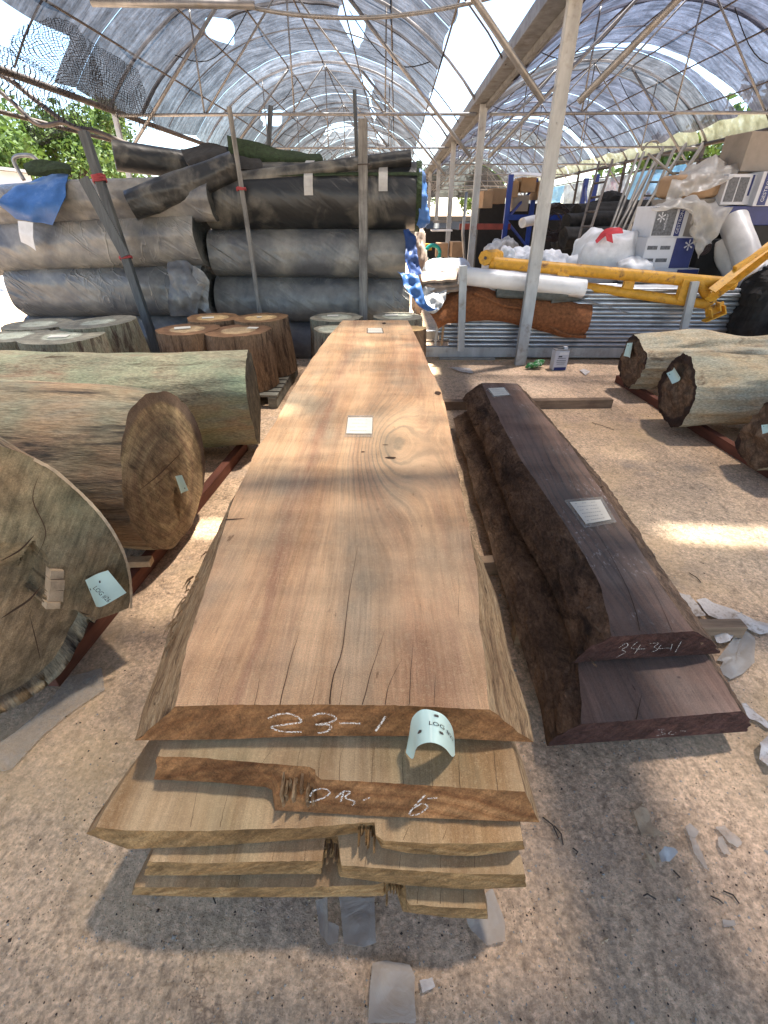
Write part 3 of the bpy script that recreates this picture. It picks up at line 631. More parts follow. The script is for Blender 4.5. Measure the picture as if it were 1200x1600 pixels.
# ------------------------------------------------------------------ slabs
def slab(name, label, zt, zb, L, Lb, Rt, Rb, nearT, nearB, yfar, mats, steps=(), nT=64, nV=150, rough=.006, seed=0., nS=6, group=None, bulge=0., cat='timber slab'):
    """L,Lb,Rt,Rb: lists (y,x) of the plan edges at top/bottom; nearT/nearB: lists (x,y) of the near end at top and bottom"""
    ts = [i / nT for i in range(nT + 1)]
    x0, x1 = nearT[0][0], nearT[-1][0]
    for sx in steps: ts.append((sx - x0) / (x1 - x0))
    ts = sorted(set(round(t, 5) for t in ts if 0 <= t <= 1)); n = len(ts)
    bx0, bx1 = nearB[0][0], nearB[-1][0]
    def top(t, s):
        xn = lerp(x0, x1, t); yn = interp(nearT, xn) + .0022 * fn(xn * 60, seed); y = yn + (yfar + .02 * fn(xn * 4, seed) - yn) * s ** 1.6
        xa, xb = interp(L, y) + .006 * fn(y * 5, seed) + .0025 * fn(y * 24, seed), interp(Rt, y) + .006 * fn(y * 5, seed + 5) + .0025 * fn(y * 22, seed + 9)
        k = min(1., (y - min(q[1] for q in nearT)) / .25); xg = lerp(xa, xb, t)
        x = lerp(xn, xg, clamp(s * 14)); return V(x, y, zt + .0012 * fn(x * 9, y * 5, seed))
    def bot(t, s):
        xn = lerp(bx0, bx1, t); yn = interp(nearB, xn); y = yn + (yfar - yn) * s ** 1.6
        xa, xb = interp(Lb, y) + .012 * fn(y * 4, seed + 2), interp(Rb, y) + .012 * fn(y * 4, seed + 7)
        x = lerp(xn, lerp(xa, xb, t), clamp(s * 14)); return V(x, y, zb)
    def ruf(p, a): return V(p.x + a * (fn(p.x * 30, p.y * 9, p.z * 40 + seed) + .8 * fn(p.z * 120, p.y * 30, seed)), p.y, p.z + a * .5 * fn(p.y * 18, p.z * 40, seed))
    T = []; B = []; SL = []; SR = []
    for i in range(nV + 1):
        s = i / nV; a = [top(t, s) for t in ts]; b = [bot(t, s) for t in ts]; T.append(a); B.append(b)
        sl_ = [a[0]]; sr = [a[-1]]
        for j in range(1, nS):
            q = j / nS; o_ = bulge * math.sin(math.pi * q)
            p = a[0].lerp(b[0], q); p.x -= o_; sl_.append(ruf(p, rough)); p = a[-1].lerp(b[-1], q); p.x += o_; sr.append(ruf(p, rough))
        SL.append(sl_ + [b[0]]); SR.append(sr + [b[-1]])
    mb = MB(); mb.grid(T, 0); mb.grid([r_[::-1] for r_ in B], 0); mb.grid([r_[::-1] for r_ in SL], 1); mb.grid(SR, 1)
    for i, flip in ((0, True), (nV, False)):
        rows = []
        for j in range(nS + 1):
            q = j / nS; row = []
            for k in range(n):
                p = T[i][k].lerp(B[i][k], q)
                e = T[i][0].lerp(B[i][0], q); e2 = T[i][-1].lerp(B[i][-1], q); f = ts[k]
                p = p + (SL[i][j] - e) * (1 - f) + (SR[i][j] - e2) * f
                if 0 < j < nS: p.y += .006 * fn(p.x * 24, q * 5, seed) + .003 * fn(p.x * 90 + q * 9, q * 3, seed)
                row.append(p)
            rows.append(row)
        mb.grid(rows if flip else [r_[::-1] for r_ in rows], 2)
    bm = bmesh.new(); me = bpy.data.meshes.new(name); me.from_pydata(mb.v, [], mb.f); me.polygons.foreach_set('material_index', mb.m)
    bm.from_mesh(me); bmesh.ops.remove_doubles(bm, verts=bm.verts, dist=1e-5); bmesh.ops.recalc_face_normals(bm, faces=bm.faces); bm.to_mesh(me); bm.free()
    for m_ in mats: me.materials.append(m_)
    o = bpy.data.objects.new(name, me); COL.objects.link(o); tag(o, label, cat, group); return o
def ed(pts, z): 
    q = [atz(x, y, z) for x, y in pts]; return sorted([(p.y, p.x) for p in q])
def ne(pts, z):
    q = [atz(x, y, z) for x, y in pts]; return [(p.x, p.y) for p in q]
def merge(a, b): return sorted(a + b)
ZT = [.70, .57, .455, .37, .262]; ZB = [.583, .462, .374, .268, .155]
SG = 'sawn slabs stacked from one log'
# plan edges of the top slab
L1 = ed([(273, 1104), (290, 1016), (315, 939), (336, 872), (352, 818), (367, 775), (388, 732), (402, 700), (430, 660), (457, 609), (487, 561), (514, 525), (536, 500)], .70)
L1b = merge(ed([(209, 1157), (224, 1110), (262, 990), (292, 925), (328, 858), (350, 812)], .583), [(y, x - .01) for y, x in ed([(367, 772), (388, 730), (402, 698), (430, 658), (487, 560), (536, 500)], .70)])
R1 = ed([(765, 1109), (755, 1010), (748, 930), (740, 870), (733, 822), (722, 774), (711, 714), (699, 650), (690, 612), (672, 576), (657, 540), (637, 500)], .70)
R1b = merge(ed([(834, 1159), (812, 1065), (790, 990), (772, 930), (756, 880)], .583), [(y, x + .02) for y, x in ed([(733, 822), (722, 774), (711, 714), (699, 650), (672, 576), (637, 500)], .70)])
s1 = slab('sawn_slab', 'widest full length sawn slab on top of the central pile, chalked 23-1 on its end', .70, .583, L1, L1b, R1, R1b,
          ne([(273, 1104), (360, 1101), (500, 1101), (620, 1102), (765, 1109)], .70), ne([(210, 1157), (360, 1155), (480, 1150), (640, 1150), (750, 1156), (834, 1160)], .583), 5.04,
          (M['slab'], M['side'], M['end']), nT=70, nV=190, rough=.007, seed=1., group=SG)
def lower_slab(i, label, near_t, near_b, steps, lx, rx, mats, seed):
    zt, zb = ZT[i], ZB[i]; nt_, nb_ = ne(near_t, zt), ne(near_b, zb)
    mn = min(q[1] for q in nt_)
    Lp = [(mn, nt_[0][0]), (nt_[0][1] + .02, nt_[0][0])] + [(y, x + lx) for y, x in L1 if y > nt_[0][1] + .35]
    Lq = [(mn, nb_[0][0]), (nb_[0][1] + .02, nb_[0][0])] + [(y, x + lx - .03) for y, x in L1 if y > nt_[0][1] + .35]
    Rp = [(mn, nt_[-1][0]), (nt_[-1][1] + .02, nt_[-1][0])] + [(y, x + rx) for y, x in R1 if y > nt_[-1][1] + .35]
    Rq = [(mn, nb_[-1][0]), (nb_[-1][1] + .02, nb_[-1][0])] + [(y, x + rx + .03) for y, x in R1 if y > nt_[-1][1] + .35]
    sx = [atz(q[0], q[1], zt).x for q in steps]; sx = [a + d for a in sx for d in (-.0015, .0015)]
    return slab('sawn_slab', label, zt, zb, Lp, Lq, Rp, Rq, nt_, nb_, 4.95 - .05 * i, mats, sx, 56, 110, .006, seed, 5, SG)
s2 = lower_slab(1, 'second slab of the central pile, its stepped end chalked 2 B 6',
    [(246, 1182), (300, 1183), (492, 1199), (494, 1217), (600, 1223), (820, 1237)], [(240, 1218), (330, 1222), (425, 1231), (427, 1266), (600, 1276), (843, 1285)], [(493, 1205)], -.02, .015, (M['slab2'], M['side'], M['end']), 2.)
s3 = lower_slab(2, 'third slab of the central pile, sticking out farthest on the left',
    [(150, 1292), (200, 1298), (330, 1298), (480, 1293), (585, 1284), (588, 1312), (660, 1318), (760, 1318), (817, 1314)], [(135, 1303), (200, 1327), (330, 1322), (500, 1310), (584, 1298), (586, 1322), (640, 1334), (740, 1338), (820, 1327)], [(586, 1290)], -.06, .0, (M['slab2'], M['side'], M['end2']), 3.)
s4 = lower_slab(3, 'fourth slab of the central pile, with a dark slot cut into its end',
    [(232, 1346), (320, 1349), (420, 1346), (504, 1345), (508, 1306), (529, 1306), (532, 1352), (640, 1360), (740, 1366), (820, 1366)], [(225, 1368), (320, 1368), (420, 1366), (503, 1366), (505, 1340), (526, 1340), (529, 1370), (640, 1384), (740, 1390), (822, 1386)], [(506, 1340), (530, 1340)], -.01, -.01, (M['slab2'], M['side'], M['end2']), 4.)
s5 = lower_slab(4, 'lowest slab of the central pile, with a squared tongue left on its right end',
    [(210, 1386), (320, 1387), (480, 1386), (598, 1382), (601, 1372), (632, 1372), (636, 1413), (700, 1418), (760, 1420)], [(205, 1398), (320, 1402), (480, 1402), (600, 1400), (603, 1390), (628, 1392), (606, 1418), (700, 1435), (762, 1436)][:5] + [(624, 1392), (626, 1424), (700, 1434), (762, 1436)], [(600, 1375), (634, 1390)], -.02, -.03, (M['slab2'], M['side'], M['end2']), 5.)
# far half of the lowest pair of slabs: the right part of slab five is narrower; bearers under the pile
for i, y in enumerate((.85, 2.2, 3.5, 4.6)):
    mb = MB(); mb.box((-.02, y, .077), (.82 if i else .6, .09, .150), bev=.004)
    obj('bearer', mb, M['bearer'], label=('bearer under the near end', 'second bearer, counted from the near end,', 'third bearer, counted from the near end,', 'bearer under the far end')[i] + ' of the central slab pile', cat='timber bearer', group='bearers under the central pile')
# cracks, kerf, knot holes on the top slab
def crack(parent, pts, z, w_, up=V(0, 0, 1), name='crack'):
    q = spline([atz(x, y, z + .0008) for x, y in pts], 14); n = len(q)
    q = [p + V(.0016 * fn(i * 1.7, z, pts[0][0]), 0, 0) for i, p in enumerate(q)]
    wd = [w_ * .68 * (.15 + .85 * (i / (n - 1)) ** .8) for i in range(n)]
    mb = MB(); mb.ribbon(q, wd, up); obj(name, mb, M['crack'], parent)
for pts, wd in (([(560, 850), (545, 930), (536, 1010), (520, 1060), (515, 1100)], .0045), ([(468, 985), (452, 1040), (437, 1101)], .0035), ([(601, 985), (583, 1040), (566, 1101)], .003), ([(628, 1030), (608, 1070), (602, 1101)], .0025),
                ([(646, 1000), (642, 1050), (640, 1101)], .002), ([(681, 1050), (678, 1101)], .0015), ([(500, 1040), (487, 1101)], .0015), ([(406, 1060), (398, 1101)], .002), ([(540, 1050), (530, 1101)], .0015), ([(350, 1050), (338, 1101)], .001), ([(440, 880), (436, 905)], .001), ([(715, 890), (717, 920), (716, 960)], .001)):
    crack(s1, pts, .7012, wd)
for pts in ([(382, 810), (366, 811), (352, 812)], ):
    mb = MB(); mb.ribbon([atz(x, y, .7018) for x, y in pts], [.002, .005, .007], V(0, 0, 1)); obj('saw_kerf', mb, M['crack'], s1)
def blot(parent, px, py, z, rx, ry, name='knot_hole', seed=0., mat=None):
    c = atz(px, py, z); mb = MB(); n = 14
    mb.add([c] + [c + V(rx * math.cos(6.283 * k / n) * (1 + .5 * fn(k * .9, seed)), ry * math.sin(6.283 * k / n) * (1 + .5 * fn(k * .8, seed + 4)), 0) for k in range(n)], [(0, 1 + k, 1 + (k + 1) % n) for k in range(n)]); return obj(name, mb, mat or M['crack'], parent)
blot(s1, 610, 715, .7016, .024, .010, seed=1.); blot(s1, 567, 706, .7016, .009, .006, seed=2.); blot(s1, 602, 695, .7016, .014, .004, seed=5.); blot(s1, 684, 614, .7016, .02, .035, seed=3.); blot(s1, 600, 505, .7016, .02, .05, seed=4.)
for pts, wd in (([(1360 / 3.75, 0)], 0),):
    pass
for (x0, x1) in ((430, 400), (470, 462), (505, 494), (537, 527), (586, 578), (632, 627), (676, 673), (718, 716), (770, 775)):
    crack(s2, [(x0 + 2, 1160), ((x0 + x1) / 2, 1185), (x1 + 3, 1200 if x1 < 490 else 1219 + (x1 - 500) * .06)], .5712, .0013)
for x0, x1 in ((310, 300), (360, 345), (440, 430), (505, 500), (556, 552), (640, 632), (700, 694)):
    crack(s3, [(x0, 1225 if x0 < 430 else 1290), (x1 - 2, 1292 if x0 < 585 else 1312)], .4562, .0015)
for x0, x1 in ((432, 425), (478, 476), (575, 570), (628, 624), (690, 688), (740, 742)):
    crack(s4, [(x0, 1318), (x1, 1345 if x1 < 500 else 1356)], .3712, .0013)
for x0, x1 in ((375, 373), (474, 470), (655, 652), (690, 688), (725, 724)):
    crack(s5, [(x0, 1368), (x1, 1384 if x1 < 600 else 1412)], .2632, .0015)

# torn splinters on the near left edge of the top slab
def splinters():
    mb = MB()
    for k in range(26):
        t = rnd.random(); p = atz(lerp(265, 330, t) + rnd.uniform(-4, 4), lerp(1000, 845, t) + rnd.uniform(-8, 8), .60 + rnd.random() * .05)
        d = V(rnd.uniform(-.3, .1), -1 + rnd.uniform(-.2, .3), rnd.uniform(-.5, .2)) * rnd.uniform(.015, .06)
        mb.tube([p, p + d * .5 + V(-.003, 0, .003), p + d], [.0035, .0025, .0006], 4)
    o = obj('torn_splinter', mb, M['side'], s1); o['kind'] = 'stuff'
splinters()
def torn(parent, px0, px1, y0, y1, z0, z1, n, seed):
    r2 = random.Random(seed); mb = MB()
    for k in range(n):
        f = (k + r2.random() * .5) / n; p = atz(lerp(px0, px1, f), lerp(y0, y1, f), z0); L_ = r2.uniform(.012, .045); w_ = abs(atz(px1, y1, z0).x - atz(px0, y0, z0).x) / n * r2.uniform(.5, .95); zt_ = lerp(z0, z1, r2.uniform(.0, .35)); zb_ = lerp(z0, z1, r2.uniform(.6, .97))
        x0_, x1_, yb_ = p.x - w_ / 2, p.x + w_ / 2, p.y + .02; yt_ = p.y - L_
        mb.add([(x0_, yb_, zt_), (x1_, yb_, zt_), (x1_, yb_, zb_), (x0_, yb_, zb_), (x0_ + w_ * .2, yt_, zt_ - .01), (x1_ - w_ * .1, yt_ + .006, zt_ - .014), (x1_ - w_ * .1, yt_ + .01, zb_ + .006), (x0_ + w_ * .2, yt_ + .004, zb_ + .01)], [(0, 1, 5, 4), (4, 5, 6, 7), (1, 2, 6, 5), (3, 0, 4, 7), (3, 2, 6, 7)])
    tag(obj('torn_fibres', mb, [M['side'], M['end2']][seed % 2], parent), kind='stuff')
torn(s2, 440, 492, 1206, 1206, .562, .47, 9, 2); torn(s3, 560, 590, 1288, 1288, .45, .38, 6, 3); torn(s4, 507, 530, 1308, 1308, .365, .28, 5, 4); torn(s5, 603, 634, 1374, 1374, .255, .17, 6, 5)
# chalk marks
def chalkmark(parent, strokes, org, sc, P0, n, w_, mat=None, off=.0075):
    n = n.normalized(); n = n if n.dot(O - P0) > 0 else -n
    for k, st in enumerate(strokes):
        pts = [atp(org[0] + a / sc, org[1] + b / sc, P0, n) + n * off for a, b in st]; pts = spline(pts, len(st) * 4) if len(st) > 2 else pts
        mb = MB(); mb.ribbon([p + n * (.0002 * k) for p in pts], w_, n); obj('chalk_mark', mb, mat or M['chalk'], parent)
def endplane(i, xa, ya, xb, yb, xc_, yc_):
    a, b, c = atz(xa, ya, ZT[i]), atz(xb, yb, ZT[i]), atz(xc_, yc_, ZB[i]); return a, (b - a).cross(c - a)
P0, n0 = endplane(0, 400, 1101, 600, 1102, 500, 1150)
chalkmark(s1, [[(150, 105), (210, 80), (270, 75), (320, 95), (340, 125), (250, 140), (170, 155), (230, 180), (345, 183)], [(410, 90), (450, 75), (510, 80), (545, 105), (500, 130), (425, 140), (500, 140), (515, 158), (490, 180), (440, 190)], [(565, 132), (620, 130), (690, 133)], [(835, 90), (805, 135), (775, 178)]], (380, 1090), 3.75, P0, n0, .0055)
P0, n0 = endplane(1, 560, 1221, 820, 1237, 640, 1277)
chalkmark(s2, [[(395, 560), (420, 525), (480, 515), (510, 540), (470, 570), (390, 595)], [(545, 570), (590, 530), (630, 535), (600, 565), (655, 590), (640, 612)], [(590, 530), (575, 590)], [(1065, 550), (1000, 620), (975, 665), (1030, 660), (1080, 620), (1050, 600), (1000, 625)], [(1080, 570), (1135, 565)], [(700, 580), (745, 565)]], (380, 1090), 3.75, P0, n0, .004)
# paper labels under clear tape
def paper(parent, pts, z, tape=None, lines=4):
    q = [atz(x, y, z) for x, y in pts]
    if tape:
        c = sum(q, V(0, 0, 0)) / 4; tq = [c + V((p.x - c.x) * tape[0], (p.y - c.y) * tape[1], 0) for p in q]
        tp = obj('clear_tape', patch_mb([[tq[0], tq[1]], [tq[3], tq[2]]], 6, 6, .0004, .0006, 20.), M['tape'], parent, smooth=True)
    po = patch_mb([[p + V(0, 0, .002) for p in q[:2]], [q[3] + V(0, 0, .002), q[2] + V(0, 0, .002)]], 6, 6, .0006, .0008, 14.)
    o = obj('paper_label', po, M['paper'], parent, smooth=True); mb = MB()
    for k in range(lines):
        f = (k + .7) / (lines + .4); a = q[0].lerp(q[3], f).lerp(q[1].lerp(q[2], f), .12); b = q[0].lerp(q[3], f).lerp(q[1].lerp(q[2], f), .80)
        m_ = 9
        for i in range(m_):
            if rnd.random() < .8: mb.ribbon([a.lerp(b, i / m_) + V(0, 0, .0034), a.lerp(b, (i + .75) / m_) + V(0, rnd.uniform(-.001, .001), .0034)], .0022 * (q[0] - q[3]).length / .12, V(0, 0, 1))
    obj('handwriting', mb, M['faint_ink'], o)
paper(s1, [(544, 653), (582, 653), (581, 678), (541, 678)], .7025, (1.08, 1.35))
paper(s1, [(575, 513), (596, 513), (598, 520), (575, 520)], .7025, (1.2, 1.25), 2)
# LOG tag curling off the top slab end
def tag_surface(top, bot, nu=18, nv=8): 
    def f(u, v): 
        a = spline(top, 40)[int(clamp(u) * 40)]; b = spline(bot, 40)[int(clamp(u) * 40)]; return a.lerp(b, v)
    return f
def plastic_tag(parent, top, bot, txt, tsize=.25, tpos=(.5, .4), stains=((.55, .15), (.35, .62), (.62, .62)), aspect=1., flip=1):
    A, B = spline(top, 60), spline(bot, 60)
    def f(u, v, off=0.):
        k = clamp(u) * 60; i = min(int(k), 59); t = k - i; a = A[i].lerp(A[i + 1], t); b = B[i].lerp(B[i + 1], t)
        n = (A[i + 1] - A[i]).cross(b - a); n = n.normalized() if n.length > 1e-9 else V(0, -1, 0)
        if n.dot(O - a) < 0: n = -n
        p = a.lerp(b, v); return p + (n * off)
    mb = MB(); mb.grid([[f(u / 24, v / 8) for u in range(25)] for v in range(9)]); o = obj('plastic_tag', mb, M['tag'], parent, smooth=True)
    if txt:
        mb = MB(); text_on(mb, txt, tsize, lambda x, y: f(tpos[0] + x * aspect, tpos[1] - y, .0012)); obj('tag_lettering', mb, M['ink'], o)
    for j, (u, v) in enumerate(stains):
        mb = MB(); mb.add([f(u, v, .0014)] + [f(u + .03 * math.cos(k) * (1 + .6 * fn(k, j)), v + .045 * math.sin(k) * (1 + .6 * fn(k, j + 4)), .0014) for k in [6.283 * q / 8 for q in range(8)]], [(0, 1 + k, 1 + (k + 1) % 8) for k in range(8)]); obj('staple_mark', mb, M['darksteel'], o)
yf = atz(640, 1103, .70).y
plastic_tag(s1, [aty(640, 1143, yf - .004), aty(644, 1122, yf - .02), aty(658, 1109, yf - .034), aty(676, 1110, yf - .036), aty(694, 1118, yf - .03), aty(706, 1135, yf - .016), aty(710, 1152, yf - .004)],
            [aty(634, 1176, yf - .03), aty(645, 1186, yf - .055), aty(652, 1167, yf - .085), aty(673, 1160, yf - .098), aty(694, 1168, yf - .085), aty(706, 1182, yf - .055), aty(711, 1180, yf - .03)], 'LOG #23', .17, (.66, .42), aspect=.62)

# ------------------------------------------------------------------ dark slabs
DG = 'dark rough barked slabs to the right'
def dslab(i, label, zt, zb, Lt, Lb, Rt_, Rb, nT_, nB_, yf_, seed):
    return slab('dark_slab', label, zt, zb, Lt, Lb, Rt_, Rb, nT_, nB_, yf_, (M['dslab'], M['dside'], M['dend']), (), 36, 170, .011, seed, 12, DG, .02)
zt, zb = .372, .228
d1 = dslab(0, 'upper dark brown slab with thick black bark and 34-34-11 chalked on its end', zt, zb,
    ed([(956, 995), (952, 965), (938, 915), (912, 865), (880, 815), (850, 770), (815, 720), (788, 670), (762, 620), (748, 588)], zt),
    ed([(893, 1035), (888, 990), (868, 935), (845, 890), (805, 820), (780, 760), (752, 690), (733, 650), (718, 612), (722, 596)], zb),
    ed([(1083, 985), (1040, 925), (1000, 860), (960, 795), (925, 745), (890, 695), (850, 650), (820, 615), (805, 596)], zt),
    ed([(1124, 1021), (1075, 950), (1030, 885), (990, 820), (950, 765), (905, 715), (862, 665), (828, 625), (810, 605)], zb),
    ne([(956, 995), (1010, 991), (1083, 986)], zt), ne([(894, 1036), (960, 1030), (1040, 1026), (1124, 1021)], zb), 4.05, 11.)
zt2, zb2 = .205, .09
d2 = dslab(1, 'lower dark brown slab lying under the barky one, dusted with white marks', zt2, zb2,
    ed([(909, 1131), (908, 1085), (904, 1040), (892, 980), (876, 930), (843, 850), (812, 780), (782, 700), (760, 650)], zt2),
    ed([(855, 1166), (842, 1100), (815, 1010), (790, 930), (768, 860), (745, 780), (728, 720), (712, 670), (705, 640)], zb2),
    ed([(1158, 1111), (1120, 1050), (1095, 1010), (1050, 940), (990, 850), (940, 780), (880, 700), (830, 640)], zt2),
    ed([(1167, 1142), (1130, 1070), (1100, 1020), (1055, 945), (995, 855), (945, 785), (885, 705), (835, 645)], zb2),
    ne([(909, 1131), (1000, 1125), (1158, 1111)], zt2), ne([(855, 1166), (960, 1158), (1167, 1143)], zb2), 3.95, 13.)
a = atz(956, 995, zt); b = atz(1083, 986, zt); c = atz(1000, 1028, zb)
chalkmark(d1, [[(275, 215), (330, 180), (338, 200), (300, 225), (325, 240), (265, 275)], [(405, 170), (365, 215), (460, 218)], [(425, 190), (385, 250)], [(480, 182), (545, 180), (515, 205), (538, 222), (500, 238)], [(560, 193), (545, 215), (575, 214)], [(585, 212), (620, 212)], [(635, 185), (625, 225)], [(697, 165), (655, 240)]], (900, 960), 4.286, a, (b - a).cross(c - a), .0022)
a = atz(909, 1131, zt2); b = atz(1158, 1111, zt2); c = atz(1000, 1156, zb2)
chalkmark(d2, [[(540, 760), (580, 755), (560, 775), (590, 785), (530, 800)], [(640, 760), (610, 785), (640, 790), (660, 775)], [(690, 765), (725, 768)]], (900, 960), 4.286, a, (b - a).cross(c - a), .0016)
paper(d1, [(890, 785), (938, 781), (955, 812), (915, 819)], zt + .0025, (1.25, 1.30), 6)
paper(d1, [(763, 607), (787, 606), (796, 617), (772, 619)], zt + .0025, (1.2, 1.2), 3)
for pts, wd in (([(880, 700), (905, 780), (950, 860), (985, 930), (1000, 985)], .004), ([(845, 660), (850, 700), (870, 740)], .003), ([(1000, 880), (1030, 940), (1050, 985)], .0025)): crack(d1, pts, zt + .0012, wd)
crack(d2, [(1003, 1085), (998, 1105), (994, 1124)], zt2 + .0012, .005)
mbk = MB()
for k in range(60):
    e = rnd.random(); p = V(interp(ed([(956, 995), (880, 815), (762, 620)], zt), lerp(1.1, 3.6, e)) - rnd.uniform(.0, .07), lerp(1.1, 3.6, e), zt - rnd.uniform(.01, .1))
    if k % 3 == 0: p = V(interp(ed([(1083, 985), (925, 745), (820, 615)], zt), lerp(1.1, 3.6, e)) + .01, p.y, zt - .02)
    d = V(rnd.uniform(-1, 1), rnd.uniform(-1, 1), rnd.uniform(-.6, 1)).normalized() * rnd.uniform(.01, .045)
    mbk.tube([p, p + d * .5, p + d], [.005, .004, .001], 4)
tag(obj('loose_bark', mbk, M['dside'], d1), kind='stuff')
def bearer(label, a, b, wd, ht, z0, mat=None, name='bearer', cat='timber bearer', group=None, bev=.004):
    mb = MB(); a = V(a.x, a.y, z0 + ht / 2); b = V(b.x, b.y, z0 + ht / 2); mb.bar(a, b, wd, ht, bev=bev); return obj(name, mb, mat or M['bearer'], label=label, cat=cat, group=group)
bearer('short timber bearer with a nail hole poking out right of the dark slabs', atz(800, 1000, 0.), atz(1158, 982, .05), .055, .085, .0)
bearer('long timber bearer under the far end of the dark slabs', atz(640, 632, .05), atz(955, 628, .05), .075, .085, 0.)
bearer('stub of timber between the central pile and the dark slabs', atz(735, 895, .0), atz(930, 880, .0), .06, .085, .0)

# ------------------------------------------------------------------ logs
def log_thing(name, label, C, Rr, axis, length, mats, taper=.0, amp=.02, seed=0., group=None, cat='log', squash=1., lumps=1.6, nA=120, nL=90, bend=0., capamp=.006):
    """axis points from the seen face into the log. Local z = axis."""
    axis = V(*axis).normalized(); xa = (V(0, 0, 1) if abs(axis.z) < .8 else V(0, 1, 0)).cross(axis).normalized(); ya = axis.cross(xa)
    mat = Matrix((xa, ya, axis)).transposed().to_4x4(); mat.translation = V(*C)
    def rad(th, z): return Rr * (1 + taper * z / length) * (1 + amp / Rr * (lumps * fn(math.cos(th) * 1.1 + seed, math.sin(th) * 1.1, z * .9) + .8 * fn(math.cos(th) * 3 + seed, math.sin(th) * 3, z * 2.2) + .35 * fn(math.cos(th) * 9 + seed, math.sin(th) * 9, z * 2.5)))
    rows = []; 
    for i in range(nL + 1):
        z = length * (i / nL); off = V(bend * math.sin(math.pi * z / length), 0, 0)
        rows.append([V(math.cos(t) * rad(t, z), math.sin(t) * rad(t, z) * squash, z + (.004 * fn(t * 3, seed) if i in (0,) else 0)) + off for t in [2 * math.pi * k / nA for k in range(nA)]])
    root = empty(name, (C[0], C[1], C[2] - Rr), label, cat, group)
    mb = MB(); mb.grid(rows, 0, True); o = obj('log_body', mb, mats[0], None, smooth=True); o.parent = root; o.matrix_parent_inverse = Matrix.Translation(-root.location); o.matrix_basis = mat
    for row, nm, fl in ((rows[0], 'cut_end', True), (rows[-1], 'far_end', False)):
        mb = MB(); cc = sum(row, V(0, 0, 0)) / len(row); G = []
        for j in range(13):
            q = j / 12; G.append([cc.lerp(p, q) + V(0, 0, (capamp * (fn(p.x * q * 9, p.y * q * 9, seed) + .5 * fn(p.x * q * 30, p.y * q * 30, seed))) if q < 1 else 0) for p in row])
        G = [g[::-1] for g in G] if fl else G; mb.grid(G, 0, True); c_ = obj(nm, mb, mats[1], None, smooth=True); c_.parent = root; c_.matrix_parent_inverse = Matrix.Translation(-root.location); c_.matrix_basis = mat
    root['m'] = 0; del root['m']; return root
def dirv(a): return V(math.cos(a), math.sin(a), 0)
M['logb'] = bark_mat('brown_log_side', [(.25, .15, .10), (.40, .27, .16), (.33, .28, .20)], (.045, .04, .035), .9, (3.5, 3.5, .5), (.27, .27, .185), .6, .5, .64)
M['logg'] = bark_mat('green_log_side', [(.30, .26, .17), (.42, .38, .25), (.35, .23, .15)], (.12, .08, .05), 1.1, (3, 3, .8), (.30, .36, .23), .8, .56, .68)
M['logp'] = bark_mat('pale_peeled_log_side', [(.48, .34, .20), (.62, .49, .31), (.55, .48, .34)], (.16, .10, .06), 1.3, (3, 3, .9), (.46, .45, .34), .9, .57, .69)
M['end_l2'] = endgrain('brown_log_end', (.36, .25, .125), (.19, .11, .06), (.05, -.05), 20, 'z', True, (.11, .07, .045), None, .425)
M['end_26'] = endgrain('large_log_end', (.46, .31, .17), (.27, .185, .105), (-.1, .1), 14, 'z', True, None, (.19, .18, .11))
M['end_r'] = endgrain('dark_log_end', (.30, .19, .115), (.12, .07, .043), (0, 0), 18, 'z', True, (.05, .03, .022), None, .25)
M['end_g'] = endgrain('dark_green_log_end', (.20, .15, .095), (.09, .07, .045), (0, 0), 18, 'z')
M['stumpb'] = bark_mat('brown_stump_side', [(.15, .085, .05), (.30, .18, .10), (.24, .15, .09)], (.07, .04, .025), 1.5, (3, 3, .7), None, 1., .5, .62)
M['stumpg'] = bark_mat('greenish_stump_side', [(.17, .14, .10), (.30, .26, .18), (.25, .16, .11)], (.07, .045, .035), 1.5, (3, 3, .7), (.24, .25, .17), 1., .5, .62)
M['stopb'] = endgrain('tan_stump_top', (.62, .45, .26), (.50, .34, .19), (0, 0), 22, 'z', False, (.20, .11, .06), None, .19)
M['stopo'] = endgrain('orange_stump_top', (.75, .54, .29), (.66, .43, .19), (0, 0), 22, 'z', False, (.25, .14, .07), None, .19)
M['stopg'] = endgrain('grey_green_stump_top', (.58, .58, .46), (.48, .49, .38), (0, 0), 22, 'z', False, (.24, .22, .17), None, .19)
an = R(-3.8); n2 = dirv(an)
log2 = log_thing('log', 'brown log with round cut face and mint tag between green log and largest log', (-1.157, 2.165, .483), .403, -n2, 2.7, (M['logb'], M['end_l2']), .04, .022, 2., cat='log')
C3 = V(-1.068, 3.507, .417); n3 = dirv(R(9.1))
log3 = log_thing('log', 'pale green log lying behind the brown tagged log', C3, .337, -n3, 3.6, (M['logg'], M['end_g']), .10, .035, 5.)
